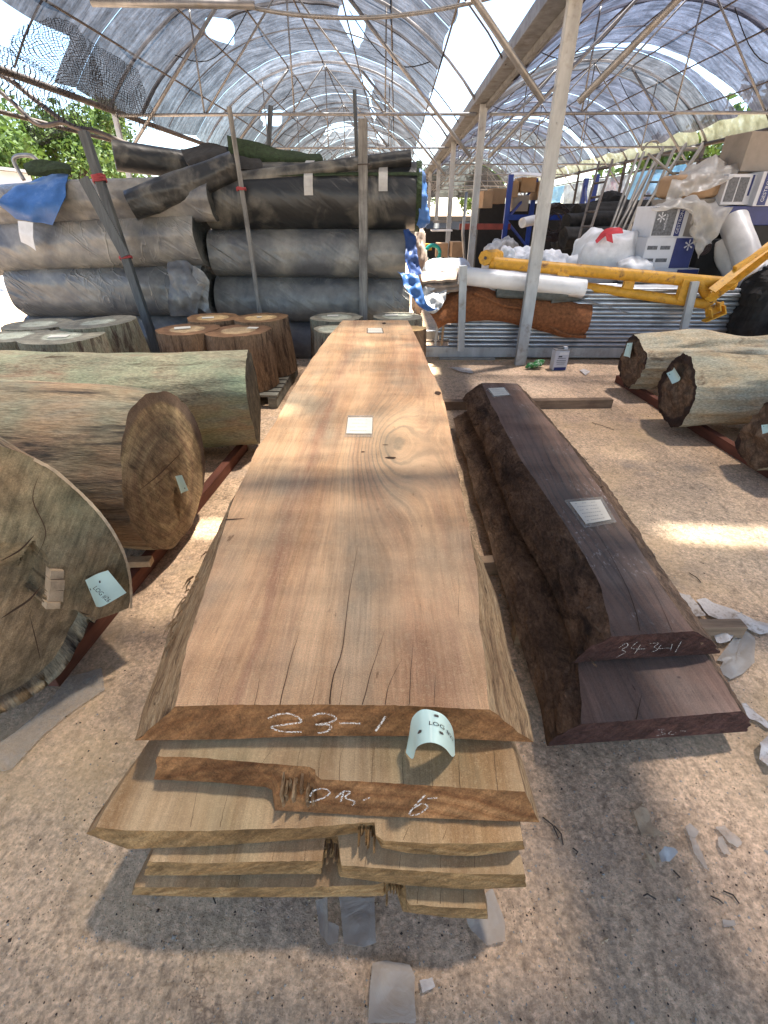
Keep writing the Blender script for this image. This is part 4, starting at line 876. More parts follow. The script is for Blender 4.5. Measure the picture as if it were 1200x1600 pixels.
# the largest log at the left edge, its cut face built as a plate with a broken step
def big_log():
    n = dirv(R(-36)); P0_ = atz(60, 1118, .06); root = empty('large_log', (P0_.x - .4, P0_.y - .3, 0), 'largest log at the left edge of the photo with tag LOG #26', 'log')
    fpx = lambda x, y, off=0.: atp(x, y, P0_, n) - n * off
    c = fpx(-110, 880); a1 = V(-n.y, n.x, 0)          # horizontal axis in face
    def to2(p): return ((p - c).dot(a1), p.z - c.z)
    edge = [fpx(x, y) for x, y in ((201, 950), (204, 925), (203, 905), (198, 880), (186, 850), (170, 825), (148, 797), (120, 768), (92, 742), (62, 722), (30, 706), (0, 697))]
    q = [to2(p) for p in edge]; r0 = math.hypot(*q[-1])
    pol = sorted([(math.atan2(b, a_), math.hypot(a_, b)) for a_, b in q])
    low = [fpx(x, y) for x, y in ((150, 968), (130, 1010), (105, 1055), (60, 1095), (0, 1127))]
    pol2 = [(math.atan2(b, a_), math.hypot(a_, b)) for a_, b in [to2(p) for p in low]]
    lo = sorted(pol2); pol = sorted((math.atan2(b, a_), math.hypot(a_, b)) for a_, b in q); allp = sorted(pol + lo)
    a0, aN = allp[0][0], allp[-1][0]; rmean = allp[0][1]
    def rad(t):
        t = (t + math.pi) % (2 * math.pi) - math.pi
        if a0 <= t <= aN: return interp(allp, t)
        # blend around the hidden side
        tt = t if t > aN else t + 2 * math.pi; f = (tt - aN) / (a0 + 2 * math.pi - aN); return lerp(allp[-1][1], min(allp[0][1], 1.0), f)
    def pt(t, k, off): p = c + a1 * (math.cos(t) * rad(t) * k) + V(0, 0, math.sin(t) * rad(t) * k) - n * off; p.z = max(p.z, .06); return p
    # the lower left of the face is broken back (recess) below a ragged line
    LOWP = [(-2500, 850), (52, 845), (75, 876), (77, 904), (68, 948), (115, 953), (154, 976), (175, 969), (201, 950), (400, 950), (400, 4000), (-2500, 4000)]
    def ext(p2, t, k):
        p = c + a1 * p2[0] + V(0, 0, p2[1]); X, Y_ = proj(p); ins = False; j = len(LOWP) - 1
        X += 5 * fn(Y_ * .09, 1.); Y_ += 4 * fn(X * .08, 4.)
        for i in range(len(LOWP)):
            (xa, ya), (xb, yb) = LOWP[i], LOWP[j]
            if (ya > Y_) != (yb > Y_) and X < (xb - xa) * (Y_ - ya) / (yb - ya) + xa: ins = not ins
            j = i
        if not ins: return 0.
        return .12 * (clamp((Y_ - 848) / 60) if X < 50 else 1.)
    mat = Matrix((a1, V(0, 0, 1), -n)).transposed().to_4x4(); mat.translation = c; inv = mat.inverted()
    mb = MB(); nA = 300; G = []
    for j in range(91):
        k = j / 90; row = []
        for i in range(nA):
            t = 2 * math.pi * i / nA; x, y = math.cos(t) * rad(t) * k, math.sin(t) * rad(t) * k
            o_ = ext((x, y), t, k) + .004 * fn(x * 14, y * 14) + .002 * fn(x * 50, y * 18)
            row.append(inv @ pt(t, k, o_))
        G.append(row[::-1])
    mb.grid(G, 0, True); f = obj('cut_end', mb, M['end_26'], None, smooth='auto'); f.parent = root; f.matrix_parent_inverse = Matrix.Translation(-root.location); f.matrix_basis = mat
    mb = MB(); rows = []
    for j in range(20):
        q_ = j / 19 * .62
        rows.append([inv @ (pt(2 * math.pi * i / nA, 1 + .015 * fn(i * .3, q_ * 9) * (j > 0), (ext((math.cos(2 * math.pi * i / nA) * rad(2 * math.pi * i / nA), math.sin(2 * math.pi * i / nA) * rad(2 * math.pi * i / nA)), 0, 1) if j == 0 else .05 * 0 + q_ + .0))) for i in range(nA)])
    mb.grid(rows, 0, True); b = obj('log_body', mb, M['logb'], None, smooth=True); b.parent = root; b.matrix_parent_inverse = Matrix.Translation(-root.location); b.matrix_basis = mat
    # far end
    mb = MB(); last = rows[-1]; cc = sum(last, V(0, 0, 0)) / nA; mb.add([cc] + last, [(0, 1 + i, 1 + (i + 1) % nA) for i in range(nA)]); b2 = obj('far_end', mb, M['end_g'], None); b2.parent = root; b2.matrix_parent_inverse = Matrix.Translation(-root.location); b2.matrix_basis = mat
    # sapwood rim worn pale
    rim = [fpx(x, y, -.004) for x, y in ((204, 950), (204, 925), (202, 900), (194, 868), (180, 838), (160, 808), (135, 780), (105, 752), (80, 732), (52, 717))]
    mb = MB(); s_ = spline(rim, 50); mb.ribbon([p + V(0, 0, .003 * fn(i * .9)) for i, p in enumerate(s_)], [.010 + .006 * fn(i * .7, 3.) for i in range(51)], n); o = obj('pale_sapwood_edge', mb, M['chip'], root)
    # torn hinge wood, stepped fibres
    for (xa, ya, xb, yb) in ((76, 888, 97, 903), (75, 903, 98, 921), (74, 920, 97, 940), (70, 938, 92, 950)):
        p, q_ = fpx(xa, ya), fpx(xb, yb); d = rnd.uniform(.012, .03); m4 = [fpx(xa, ya, -d), fpx(xb, ya + 1, -d * .7), fpx(xb + 1, yb, -d * .3), fpx(xa - 1, yb - 1, -d * .8)]; bk = [fpx(xa, ya, .02), fpx(xb, ya + 1, .02), fpx(xb + 1, yb, .02), fpx(xa - 1, yb - 1, .02)]
        mb = MB(); mb.add(m4 + bk, [(0, 1, 2, 3), (0, 4, 5, 1), (1, 5, 6, 2), (2, 6, 7, 3), (3, 7, 4, 0)]); obj('torn_fibre_step', mb, M['chip'], root)
    for pts, wd in (([(0, 875), (30, 858), (52, 835)], .006), ([(0, 905 + 60), (20, 952), (45, 935), (62, 915)], .008), ([(45, 960), (55, 1000), (62, 1030)], .003), ([(60, 700 + 40), (50, 780), (70, 830), (55, 870)], .003)):
        mb = MB(); mb.ribbon(spline([fpx(x, y, -.007) for x, y in pts], 20), [wd * math.sin(math.pi * (i + 1) / 22) for i in range(21)], n); obj('crack', mb, M['crack'], root)
    e = .02
    plastic_tag(root, [fpx(129, 903, -e), fpx(146, 893, -e - .004), fpx(157, 882, -e - .035)], [fpx(146, 944, -e - .002), fpx(158, 943, -e), fpx(186, 917, -e - .035)], None, stains=((.55, .25), (.08, .35)))
    tg = root.children[-1]; mb = MB(); vs, fs = text_tris('LOG #26', .020)
    pc = fpx(152, 922, -e - .012); ux = (fpx(166, 934, -e - .018) - fpx(140, 909, -e - .006)).normalized(); uy = (fpx(166, 900, -e - .02) - fpx(150, 925, -e - .01)); uy = (uy - ux * uy.dot(ux)).normalized(); nn = ux.cross(uy)
    if nn.dot(O - pc) < 0: nn = -nn
    mb.add([pc + ux * v.x * 1.1 + uy * v.y * 1.1 + nn * .006 for v in vs], fs); obj('tag_lettering', mb, M['ink'], tg)
    print('BIGLOG', [tuple(round(v, 2) for v in fpx(x, y)) for x, y in ((203, 905), (0, 697), (0, 1127), (-110, 880))])
    return root
lg26 = big_log()
def face_tag(root, C, n, px, txt=None, size=.02):
    P = [atp(x, y, C + n * .014, n) for x, y in px]
    A = [P[0] + n * .02, P[0].lerp(P[1], .5), P[1] + n * .015]; B = [P[3] + n * .025, P[3].lerp(P[2], .5), P[2] + n * .02]
    plastic_tag(root, A, B, txt, .3, (.5, .5), stains=((.2, .2), (.8, .8)), aspect=.55)
face_tag(log2, V(-1.157, 2.165, .483), n2, [(269, 746), (280, 742), (289, 766), (278, 776)])
def lcrack(root, C, n, pts, wd):
    mb = MB(); mb.ribbon(spline([atp(x, y, C + n * .012, n) for x, y in pts], 16), [wd * math.sin(math.pi * (i + 1) / 18) for i in range(17)], n); obj('crack', mb, M['crack'], root)
lcrack(log2, V(-1.157, 2.165, .483), n2, [(219, 765), (250, 740), (284, 706)], .007)
lcrack(log2, V(-1.157, 2.165, .483), n2, [(228, 690), (240, 720), (250, 745)], .003)
mb = MB(); mb.box((-1.28, 1.86, .115), (.13, .05, .035), Matrix.Rotation(.1, 3, 'Z'), bev=.003); obj('wedge', mb, M['chip'], label='small pale timber wedge tucked under the brown tagged log', cat='wedge')
# right hand logs
RL = [((2.417, 4.919, .322), .242, 184.8, 3.6, 'farthest pale peeled log on the right with a split and broken dark end'), ((2.366, 3.94, .354), .274, 180.1, 3.4, 'middle pale peeled log on the right with a white tag on its hollow end'), ((2.536, 3.052, .306), .226, 182.0, 3.0, 'nearest brown log at the right edge')]
RLO = []
for i, (C, r_, a_, ln, lb) in enumerate(RL):
    n = dirv(R(a_)); o = log_thing('log', lb, C, r_, -n, ln, (M['logp'] if i < 2 else M['logb'], M['end_r']), .06, .042, 20. + i * 3.1, group='logs lying on the right hand rails', capamp=.045, nL=90, nA=120)
    RLO.append(o)
face_tag(RLO[1], V(*RL[1][0]), dirv(R(180.1)), [(1045, 583), (1056, 574), (1067, 590), (1055, 600)])
face_tag(RLO[0], V(*RL[0][0]), dirv(R(184.8)), [(983, 536), (991, 535), (987, 560), (978, 556)])
face_tag(RLO[2], V(*RL[2][0]), dirv(R(182)), [(1194, 664), (1203, 662), (1206, 672), (1197, 678)])
# rails under the logs
bearer('long rust red rail running under the left logs', V(-1.35, 1.2, 0), V(-1.19, 3.45, 0), .055, .078, .0, M['rail'], 'rail', 'steel rail')
bearer('second rust red rail under the far ends of the left logs', V(-2.9, 1.3, 0), V(-2.9, 4.2, 0), .055, .078, .0, M['rail'], 'rail', 'steel rail')
bearer('dark rusty rail under the right logs', V(2.52, 5.35, 0), V(2.75, 2.6, 0), .06, .078, .0, M['rail'], 'rail', 'steel rail')
bearer('outer rusty rail under the right logs', V(4.9, 5.35, 0), V(4.9, 2.6, 0), .06, .078, .0, M['rail'], 'rail', 'steel rail')

# ------------------------------------------------------------------ pallets and stumps
def make_pallet():
    root = empty('pallet', (0, 0, 0), 'x', 'pallet', 'pallets under the upright stumps')
    for k in range(9): mb = MB(); mb.box((0, -.52 + k * .13, .118), (1.2, .095, .020), bev=.002); obj('deck_board', mb, M['pallet'], root)
    for x in (-.55, 0, .55): mb = MB(); mb.box((x, 0, .054), (.085, 1.15, .10), bev=.003); obj('stringer', mb, M['pallet'], root)
    return root
pal = make_pallet(); first = True
for x, y, lb in ((-1.72, 4.98, 'grey wooden pallet under the brown stumps beside the central pile'), (-3.35, 4.75, 'grey wooden pallet under the greenish stumps at the far left'), (-.32, 5.30, 'grey wooden pallet hidden under the stumps behind the central pile')):
    q = pal if first else copy_tree(pal); first = False; q.location = (x, y, .004); q['label'] = lb
def stump(label, px, py, wpx, zt_, mats, lean=(0, 0), seed=0., flare=.10, z0=.134, group=None):
    c = atz(px, py, zt_); zc = (c - O).dot(fw); r_ = wpx / 2 * zc / FPX; h = zt_ - z0
    top = c; ax = V(lean[0], lean[1], -1).normalized(); L_ = h / -ax.z
    o = log_thing('stump', label, top, r_, ax, L_, mats, flare, .018, seed, group, 'stump', 1., 1.5, 48, 22, capamp=.002)
    o.location = top + ax * L_
    for ch in o.children: ch.matrix_parent_inverse = Matrix.Translation(-o.location)
    return o
def stump_label(o, px, py, zt_, w_=.10, rot=.3):
    c = atz(px, py, zt_ + .006); mb = MB(); mb.box(c, (w_, w_ * .7, .002), Matrix.Rotation(rot, 3, 'Z')); obj('paper_label', mb, M['paper'], o)
G1, G2, G3 = 'greenish stumps on the left pallet', 'brown stumps on the middle pallet', 'pale stumps behind the central pile'
sg, sb, so_ = (M['stumpg'], M['stopg']), (M['stumpb'], M['stopb']), (M['stumpb'], M['stopo'])
st = [stump('leftmost front grey topped stump cut off by the photo edge', 22, 524, 100, .655, sg, (0, 0), 1., group=G1),
      stump('grey topped stump behind the leftmost one', 61, 506, 96, .665, sg, (0, 0), 2., group=G1),
      stump('front grey topped stump of the left pallet with a long pale label', 97, 525, 116, .66, sg, (.0, 0), 3., group=G1),
      stump('tall leaning greenish stump beside the dark leaning post', 154, 503, 112, .69, sg, (.05, 0), 4., group=G1),
      stump('back left stump of the brown group with an orange top', 333, 496, 82, .68, so_, (0, 0), 5., group=G2),
      stump('tall back right brown stump with streaked bark and a round tan top', 408, 496, 82, .69, so_, (.02, 0), 6., group=G2),
      stump('front left brown stump with a long pale label on top', 293, 514, 94, .66, sb, (0, 0), 7., group=G2),
      stump('front right brown stump standing on the pallet edge', 373, 516, 96, .66, sb, (.02, 0), 8., group=G2),
      stump('back left mint topped stump behind the central pile', 526, 495, 80, .67, sg, (0, 0), 9., group=G3),
      stump('front left mint topped stump half hidden by the top slab', 524, 514, 66, .66, sg, (0, 0), 10., group=G3),
      stump('back right mint topped stump behind the central pile', 621, 494, 76, .67, sg, (0, 0), 11., group=G3),
      stump('small yellow topped stump right of the slab far end', 645, 513, 42, .66, so_, (0, 0), 12., 0.05, group=G3)]
for k, x, y, w_, r_ in ((2, 92, 525, .16, .2), (6, 285, 512, .15, .4), (4, 325, 496, .12, .3), (7, 395, 512, .10, -.1), (5, 405, 495, .05, .3), (8, 520, 493, .12, .1), (10, 612, 492, .14, .1)): stump_label(st[k], x, y, (.66, .66, .66, .69, .68, .69, .66, .66, .67, .66, .67, .66)[k], w_, r_)

# ------------------------------------------------------------------ turf rolls
def roll(label, a, b, r_, mats, seed=0., group='wrapped rolls of artificial turf', green=False, amp=.02, name='turf_roll', nL=170, nA=90, strap=(), cat='turf roll', sag=.0, spiral=True):
    a, b = V(*a), V(*b); ax = (b - a).normalized(); L_ = (b - a).length; s_ = V(0, 0, 1).cross(ax).normalized(); u_ = ax.cross(s_)
    root = empty(name, ((a + b) / 2 - V(0, 0, r_)), label, cat, group)
    def pt(z, t, k=1., dr=0.):
        rr = r_ * k + dr + (amp * (fn(z * 1.2 + seed, math.cos(t) * 1.3, math.sin(t) * 1.3) + .5 * fn(z * 3.5 + math.cos(t), math.sin(t) * 2 + seed, z) + .12 * fn(z * 14 + math.cos(t) * 3, math.sin(t) * 5, seed))) * k
        f_ = max(0., 1 - abs(fn(z * L_ * 1.7 - t * 1.1, t * .35, seed)) * 16) * max(0, fn(z * 2.3, t, seed + 3) + .05) * 2; rr += amp * .25 * f_ * k
        z_ = z * L_; return a + ax * z_ + s_ * math.cos(t) * rr + u_ * math.sin(t) * rr * .97 - V(0, 0, sag * math.sin(math.pi * z))
    tt = [2 * math.pi * k / nA for k in range(nA)]
    mb = MB(); mb.grid([[pt(i / nL, t) for t in tt] for i in range(nL + 1)], 0, True); obj('roll_body', mb, mats[0], root, smooth=True)
    for z in (0, 1):
        mb = MB(); G = []
        for j in range(15):
            k = j / 14; dz = (-1 if z == 0 else 1) * (.02 * math.sin(k * 40) * (k < .97) - .03 * (1 - k)); G.append([pt(z, t, k) + ax * dz for t in tt])
        mb.grid(G, 0, True); obj('roll_end', mb, mats[1], root, smooth=True)
    if green:
        mb = MB(); zc_ = [i / 90 for i in range(91)]
        rows = [[pt(z, R(140) + w_ * .055 * (1 + .3 * fn(z * 30)) + .02 * fn(z * 8, 2), 1., .012) for w_ in range(3)] for z in zc_]; 
        mb.grid(rows); obj('turf_fringe', mb, M['turf'], root)
        mb = MB(); mb.grid([[pt(.985 + .012 * i, t, 1., .01 + .012 * fn(t * 9, i)) for t in tt] for i in range(3)], 0, True); obj('turf_edge', mb, M['turf'], root)
    for z, dz, t0, t1 in strap:
        mb = MB(); mb.grid([[pt(z + dz * (k - .5), R(lerp(t0, t1, j / 14)), 1., .014) for k in (0, 1)] for j in range(15)]); obj('paper_strap', mb, M['strap'], root)
    return root, pt
# right stack, right ends near x=.2, behind the slab pile
def rs(xl, yt, xr, yb, Y): a_ = aty(xl, (yt + yb) / 2, Y); b_ = aty(xr, (yt + yb) / 2 - 2, Y); r_ = (aty(xr, yt, Y).z - aty(xr, yb, Y).z) / 2; return a_, b_, r_
SB = aty(600, 500, 6.6)
def zroll(xl, xr, zc, r_, Y=6.75, dz=0., dy=0.):
    """roll between image columns at the height its axis has"""
    pa = aty(xl, 400, Y + dy).x; pb = aty(xr, 400, Y).x; return (pa, Y + dy, zc - dz), (pb, Y, zc), r_
YR = 6.75
def zy(y, Y): return aty(600, y, Y).z
RR = [('black backed turf roll with a green fringe at the top of the right stack', 318, 655, 250, 362, 'wrapd', True), ('grey wrapped turf roll in the middle of the right stack', 330, 634, 358, 436, 'wrap', False), ('grey wrapped turf roll low in the right stack', 340, 640, 434, 506, 'wrap', False), ('bottom grey wrapped turf roll of the right stack behind the stumps', 345, 640, 505, 565, 'wrapl', False)]
zz = .02
zs = []
for k in range(4): 
    lb, xl, xr, yt, yb, m_, g_ = RR[3 - k]; Yf = 6.32
    zt_, zb_ = zy(yt, Yf), zy(yb, Yf); r_ = (zt_ - zb_) / 2; c_ = (zt_ + zb_) / 2; x0 = aty(xl, (yt + yb) / 2, Yf).x; x1 = aty(xr, (yt + yb) / 2, Yf).x
    st_ = ((.50, .04, 80, 178), (.835, .04, 82, 172)) if g_ else ()
    roll(lb, (x0, Yf + r_ * .6, c_), (x1, Yf + r_ * .6, c_), r_ * 1.03, (M[m_], M['turfend']), k * 3.3, green=g_, strap=st_, amp=.012 if g_ else .022)
LR = [('top left turf roll half covered by the blue tarpaulin', -150, 330, 278, 350, 'wrapl'), ('thick grey wrapped turf roll second from the top of the left stack', -150, 312, 335, 425, 'wrapl'), ('grey wrapped turf roll third from the top of the left stack', 15, 322, 412, 500, 'wrap'), ('bottom grey wrapped turf roll of the left stack behind the stumps', 40, 335, 497, 562, 'wrap')]
LRP = []
for k, (lb, xl, xr, yt, yb, m_) in enumerate(LR):
    Yf = 6.1; zt_, zb_ = zy(yt, Yf), zy(yb, Yf); r_ = (zt_ - zb_) / 2; c_ = (zt_ + zb_) / 2; x0 = aty(xl, (yt + yb) / 2, Yf).x; x1 = aty(xr, (yt + yb) / 2, Yf).x
    tilt = .10 if k < 2 else .02
    q = roll(lb, (x0, Yf + .1 + r_ * .6, c_ - tilt), (x1, Yf + r_ * .6, c_ + tilt * .4), r_ * 1.05, (M[m_], M['turfend']), 20 + k * 2.7, amp=.03); LRP.append(q)
# more rolls behind on top: long black tube, dark rolls
roll('long thin black tube lying across the top of both turf stacks', aty(215, 300, 6.25), aty(642, 247, 6.35), .075, (M['wrapd'], M['turfend']), 41., amp=.008, nA=24, name='black_tube', cat='tube', group=None)
roll('loosely rolled black sheet hanging over the left turf roll', aty(205, 322, 5.95), aty(368, 262, 6.3), .15, (M['wrapd'], M['turfend']), 43., amp=.03, nA=32, group=None, cat='sheet roll', name='black_sheet_roll')
roll('short black roll lying on top of the left stack behind the post', aty(178, 243, 6.7), aty(330, 262, 7.2), .15, (M['wrapd'], M['turfend']), 44., amp=.015, nA=32, group=None, name='black_roll', cat='roll')
patch('turf_offcut', [prow(6.6, (355, 214), (400, 226), (440, 238), (500, 246)), prow(6.5, (358, 236), (400, 244), (440, 250), (505, 252)), prow(6.5, (362, 250), (400, 256), (440, 258), (500, 256))], M['turf'], th=.03, amp=.015, label='dark green turf offcut draped over the top of the right stack', cat='turf offcut')
patch('black_sheet', [prow(6.6, (285, 238), (320, 228), (350, 232), (400, 246)), prow(6.4, (290, 252), (330, 248), (360, 252), (410, 258)), prow(6.3, (300, 266), (330, 266), (370, 268), (410, 268))], M['blacknet'], th=.03, amp=.02, label='limp black sheet humped over the gap between the stacks', cat='sheet')
patch('turf_offcut', [prow(6.3, (42, 262), (65, 256), (90, 258), (110, 268)), prow(6.2, (44, 274), (65, 276), (90, 272), (112, 274))], M['turf'], th=.05, amp=.02, label='small roll of dark green turf on the left stack beside the bent pipe', cat='turf offcut')
mb = MB(); mb.tube(spline(prow(6.6, (38, 282), (24, 258), (22, 247), (32, 243), (50, 244), (62, 254)), 20), .022, 8); obj('bent_pipe', mb, M['galv'], smooth=True, label='bent grey pipe hoop sticking up at the far left of the turf stack', cat='pipe')
# blue tarpaulin draped over the top left roll
Yt = 6.0
patch('blue_tarpaulin', [prow(Yt + .35, (20, 292), (50, 282), (80, 272), (108, 264)), prow(Yt + .12, (14, 298), (40, 294), (75, 287), (105, 279)), prow(Yt - .08, (2, 312), (30, 315), (65, 312), (100, 305)), prow(Yt - .13, (-5, 316), (25, 330), (55, 336), (92, 328)), prow(Yt - .1, (20, 338), (28, 343), (58, 346), (82, 352))], M['bluetarp'], nu=26, nv=26, th=.006, amp=.03, fr=4., label='torn blue tarpaulin draped over the top left turf roll', cat='tarpaulin')
patch('grey_flap', [prow(Yt - .09, (28, 345), (40, 346), (52, 348)), prow(Yt - .10, (30, 365), (42, 366), (52, 370)), prow(Yt - .08, (33, 378), (46, 384), (56, 392))], M['whitebag'], th=.004, amp=.01, label='dirty white flap hanging below the blue tarpaulin', cat='flap')
patch('plastic_wrap_flap', [prow(6.05, (262, 412), (285, 408), (300, 415), (318, 425)), prow(5.95, (265, 440), (290, 432), (305, 440), (316, 452)), prow(5.92, (262, 470), (285, 470), (300, 465), (312, 470)), prow(5.98, (268, 492), (285, 494), (300, 494), (308, 488))], M['wrapl'], nu=22, nv=22, th=.006, amp=.05, fr=7., label='loose grey plastic flap wrapped round the right end of the third left roll', cat='plastic sheet')
patch('plastic_wrap_flap', [prow(5.98, (302, 415), (318, 425), (328, 440)), prow(5.95, (300, 450), (315, 460), (326, 470)), prow(5.95, (305, 480), (318, 485), (332, 494))], M['wrapl'], nu=16, nv=16, th=.006, amp=.05, fr=8., seed=4., label='crumpled grey plastic end hanging between the two turf stacks', cat='plastic sheet')
# blue shredded tarps at the right end of the right stack
for k, (rows, m_, lb) in enumerate((
    ([prow(6.3, (654, 262), (662, 272), (668, 285)), prow(6.2, (652, 300), (664, 310), (670, 325)), prow(6.2, (655, 335), (662, 345), (672, 342)), prow(6.25, (652, 350), (658, 356), (664, 352))], 'bluetarp', 'blue tarpaulin shreds hanging at the top right end of the turf stack'),
    ([prow(6.2, (630, 360), (640, 358), (648, 372)), prow(6.1, (634, 385), (642, 390), (652, 396)), prow(6.05, (632, 405), (645, 410), (655, 412)), prow(6.0, (640, 425), (650, 430), (660, 428))], 'bluetarpd', 'dark blue tarpaulin folds beside the middle turf roll end'),
    ([prow(6.0, (622, 422), (636, 428), (652, 426)), prow(5.9, (630, 440), (645, 446), (658, 445)), prow(5.85, (640, 458), (655, 470), (668, 476)), prow(5.85, (655, 478), (668, 486), (684, 482))], 'bluetarp', 'bright blue tarpaulin rag trailing from the low turf rolls'),
    )): patch('blue_tarpaulin', rows, M[m_], nu=20, nv=20, th=.005, amp=.045, fr=9., seed=k * 3., label=lb, cat='tarpaulin')

# posts in front of the turf
def post(name, label, a, b, wd, ht, mat, ropes=(), round_=False, cat='post'):
    root = empty(name, (a.x, a.y, 0), label, cat); mb = MB()
    if round_: mb.tube([a, a.lerp(b, .5) + V(.01, 0, 0), b], [wd / 2, wd / 2 * .97, wd / 2 * .93], 12)
    else: mb.bar(a, b, wd, ht, bev=.004)
    obj('shaft', mb, mat, root, smooth='auto' if round_ else False)
    for f, n in ropes:
        mb = MB(); d = (b - a).normalized(); c_ = a.lerp(b, f); s_ = d.cross(V(0, 1, 0)).normalized(); u_ = s_.cross(d); r_ = max(wd, ht) / 2 + .012; hw = wd / 2 + .012
        pts = [c_ + d * (.012 * (i / 16) - .006 * n + .01 * fn(i * .4)) + s_ * math.cos(i * math.pi / 8) * hw * 1.15 + u_ * math.sin(i * math.pi / 8) * hw * 1.15 for i in range(16 * n + 1)]
        mb.tube(pts, .009, 6); obj('red_rope', mb, M['rope'], root, smooth=True)
    return root
a = aty(248, 556, 5.72); b = aty(130, 205, 5.95); a = a + (a - b) * (a.z / max(b.z - a.z, .1)); post('leaning_post', 'dark leaning timber post tied with red rope in front of the left turf rolls', a, a.lerp(b, 1.), .085, .07, M['darkpost'], ((.83, 5), (.52, 2)))
mb = MB(); mb.bar(aty(130, 278, a.y - .05), aty(196, 400, a.y - .1), .10, .02); obj('thin_board', mb, M['darkpost'], label='short dark board leaning beside the roped post', cat='board')
a = aty(408, 500, 6.12); a = V(a.x, 6.12, 0); b = aty(358, 167, 6.12); post('pole', 'round weathered pole with a red tie standing before the turf gap', a, b, .055, .055, M['timberpost'], ((.73, 2),), True)
a = aty(567, 500, 6.2); a = V(a.x, 6.2, 0); b = aty(567, 186, 6.2); post('timber_post', 'square grey timber post standing behind the far end of the top slab', a, b, .095, .08, M['timberpost'])
mb = MB(); mb.tube([aty(558, 257, a.y - .06), aty(577, 256, a.y - .06), aty(580, 262, a.y)], .006, 5); obj('wire_tie', mb, M['darksteel'], label='twisted wire tie round the square grey timber post', cat='wire')
mb = MB(); mb.tube([aty(418, 260, 7.4), aty(423, 165, 7.4)], .03, 8); obj('thin_post', mb, M['darkpost'], smooth=True, label='thin dark post rising behind the right turf stack', cat='post')
mb = MB(); mb.tube([aty(558, 260, 7.0), aty(554, 140, 7.0)], .022, 8); obj('thin_post', mb, M['darkpost'], smooth=True, label='thin dark pipe post just left of the square timber post', cat='post')

# ------------------------------------------------------------------ steel rack with pipes
def build_rack():
    Yb = 6.34
    root = empty('steel_rack', (2.6, Yb, 0), 'galvanised base frame holding the stacked pipes along the back', 'rack')
    zt_, zb_ = zy(541, Yb), zy(556, Yb)
    for y_, nm in ((Yb, 'base_beam'), (Yb + 1.0, 'base_beam')):
        mb = MB(); mb.box((2.55, y_, (zt_ + zb_) / 2), (4.3, .08, zt_ - zb_), bev=.004); obj(nm, mb, M['galvcol'], root)
    mb = MB(); mb.box((.95, Yb - .01, zb_ / 2), (.72, .12, zb_), bev=.004); obj('foot_block', mb, M['concbase'], root)
    mb = MB(); mb.box((4.3, Yb + .01, zb_ / 2), (.5, .12, zb_), bev=.004); obj('foot_block', mb, M['concbase'], root)
    for (x0, y0, x1, y1) in ((720, 548, 724, 415), (1062, 540, 1086, 440)):
        mb = MB(); mb.bar(aty(x0, y0, Yb - .22), aty(x1, y1, Yb - .22), .085, .05, bev=.003); obj('upright', mb, M['galvcol'], root)
    mb = MB(); mb.bar(aty(1165, 540, Yb - .05), aty(1166, 490, Yb - .05), .05, .04); obj('upright', mb, M['darksteel'], root)
    # pipes: front column and top each a part
    pr = .0265; zb0 = zt_ + pr; pm = MB(); pm.tube([(-2.2, 0, 0), (2.2, 0, 0)], pr, 10); pipes = empty('pipe_stack', (2.75, Yb + .35, zt_), 'stack of long galvanised pipes lying on the rack', 'pipe stack')
    first_ = None; ztop = zy(442, Yb + .1); rows = int((ztop - zt_) / (pr * 1.9))
    for r_ in range(rows):
        for c_ in range(9 if r_ > rows - 3 else 3):
            if r_ > rows - 4 and False: continue
            x = 2.85 + rnd.uniform(-.10, .10) + (.12 if r_ % 5 == 0 else 0); p = V(x, Yb + .02 + c_ * pr * 2.02 + (pr if r_ % 2 else 0), zb0 + r_ * pr * 1.86 + rnd.uniform(-.002, .002))
            if first_ is None: o = first_ = obj('pipe', pm, M['pipe'], pipes, smooth='auto')
            else: o = first_.copy(); COL.objects.link(o)
            o.location = p; o.rotation_euler = (rnd.random() * 6, 0, rnd.uniform(-.004, .004))
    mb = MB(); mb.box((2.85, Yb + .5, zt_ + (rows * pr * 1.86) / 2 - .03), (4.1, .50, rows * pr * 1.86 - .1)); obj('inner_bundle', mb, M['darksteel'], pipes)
    for x in (682, 692):
        a_ = aty(x, 500, Yb - .02); mb = MB(); mb.ribbon([V(a_.x, Yb - .04, zt_ + .02), V(a_.x + .01, Yb - .045, zt_ + .25), V(a_.x, Yb - .03, zt_ + .45)], .03, V(0, -1, 0)); obj('bundle_strap', mb, M['strap'] if x == 682 else M['card'], pipes)
build_rack()
Yk = 6.26
patch('coir_mat', [prow(Yk + .5, (672, 470), (730, 448), (800, 458), (870, 462), (922, 470)), prow(Yk + .15, (672, 480), (730, 452), (800, 464), (870, 470), (923, 478)), prow(Yk, (674, 492), (730, 462), (800, 478), (870, 480), (923, 490)), prow(Yk - .06, (690, 502), (735, 476), (800, 494), (870, 500), (920, 505)), prow(Yk - .03, (700, 498), (740, 492), (800, 497), (860, 512), (915, 516)), prow(Yk, (690, 502), (745, 498), (800, 500), (870, 520), (905, 526))], M['coir'], nu=44, nv=30, th=.04, amp=.025, fr=3.5, label='rust brown coir matting folded over the pipe stack', cat='matting')
mb = MB(); mb.tube(spline(prow(Yk - .07, (735, 470), (775, 486), (815, 492), (850, 505), (880, 522), (915, 526)), 26), .022, 8); mb.tube(spline(prow(Yk - .07, (740, 458), (790, 478), (830, 482)), 16), .02, 8); obj('coir_mat_hem', mb, M['coir'], smooth=True, label='thick rolled hem running along the rust brown coir matting', cat='matting')
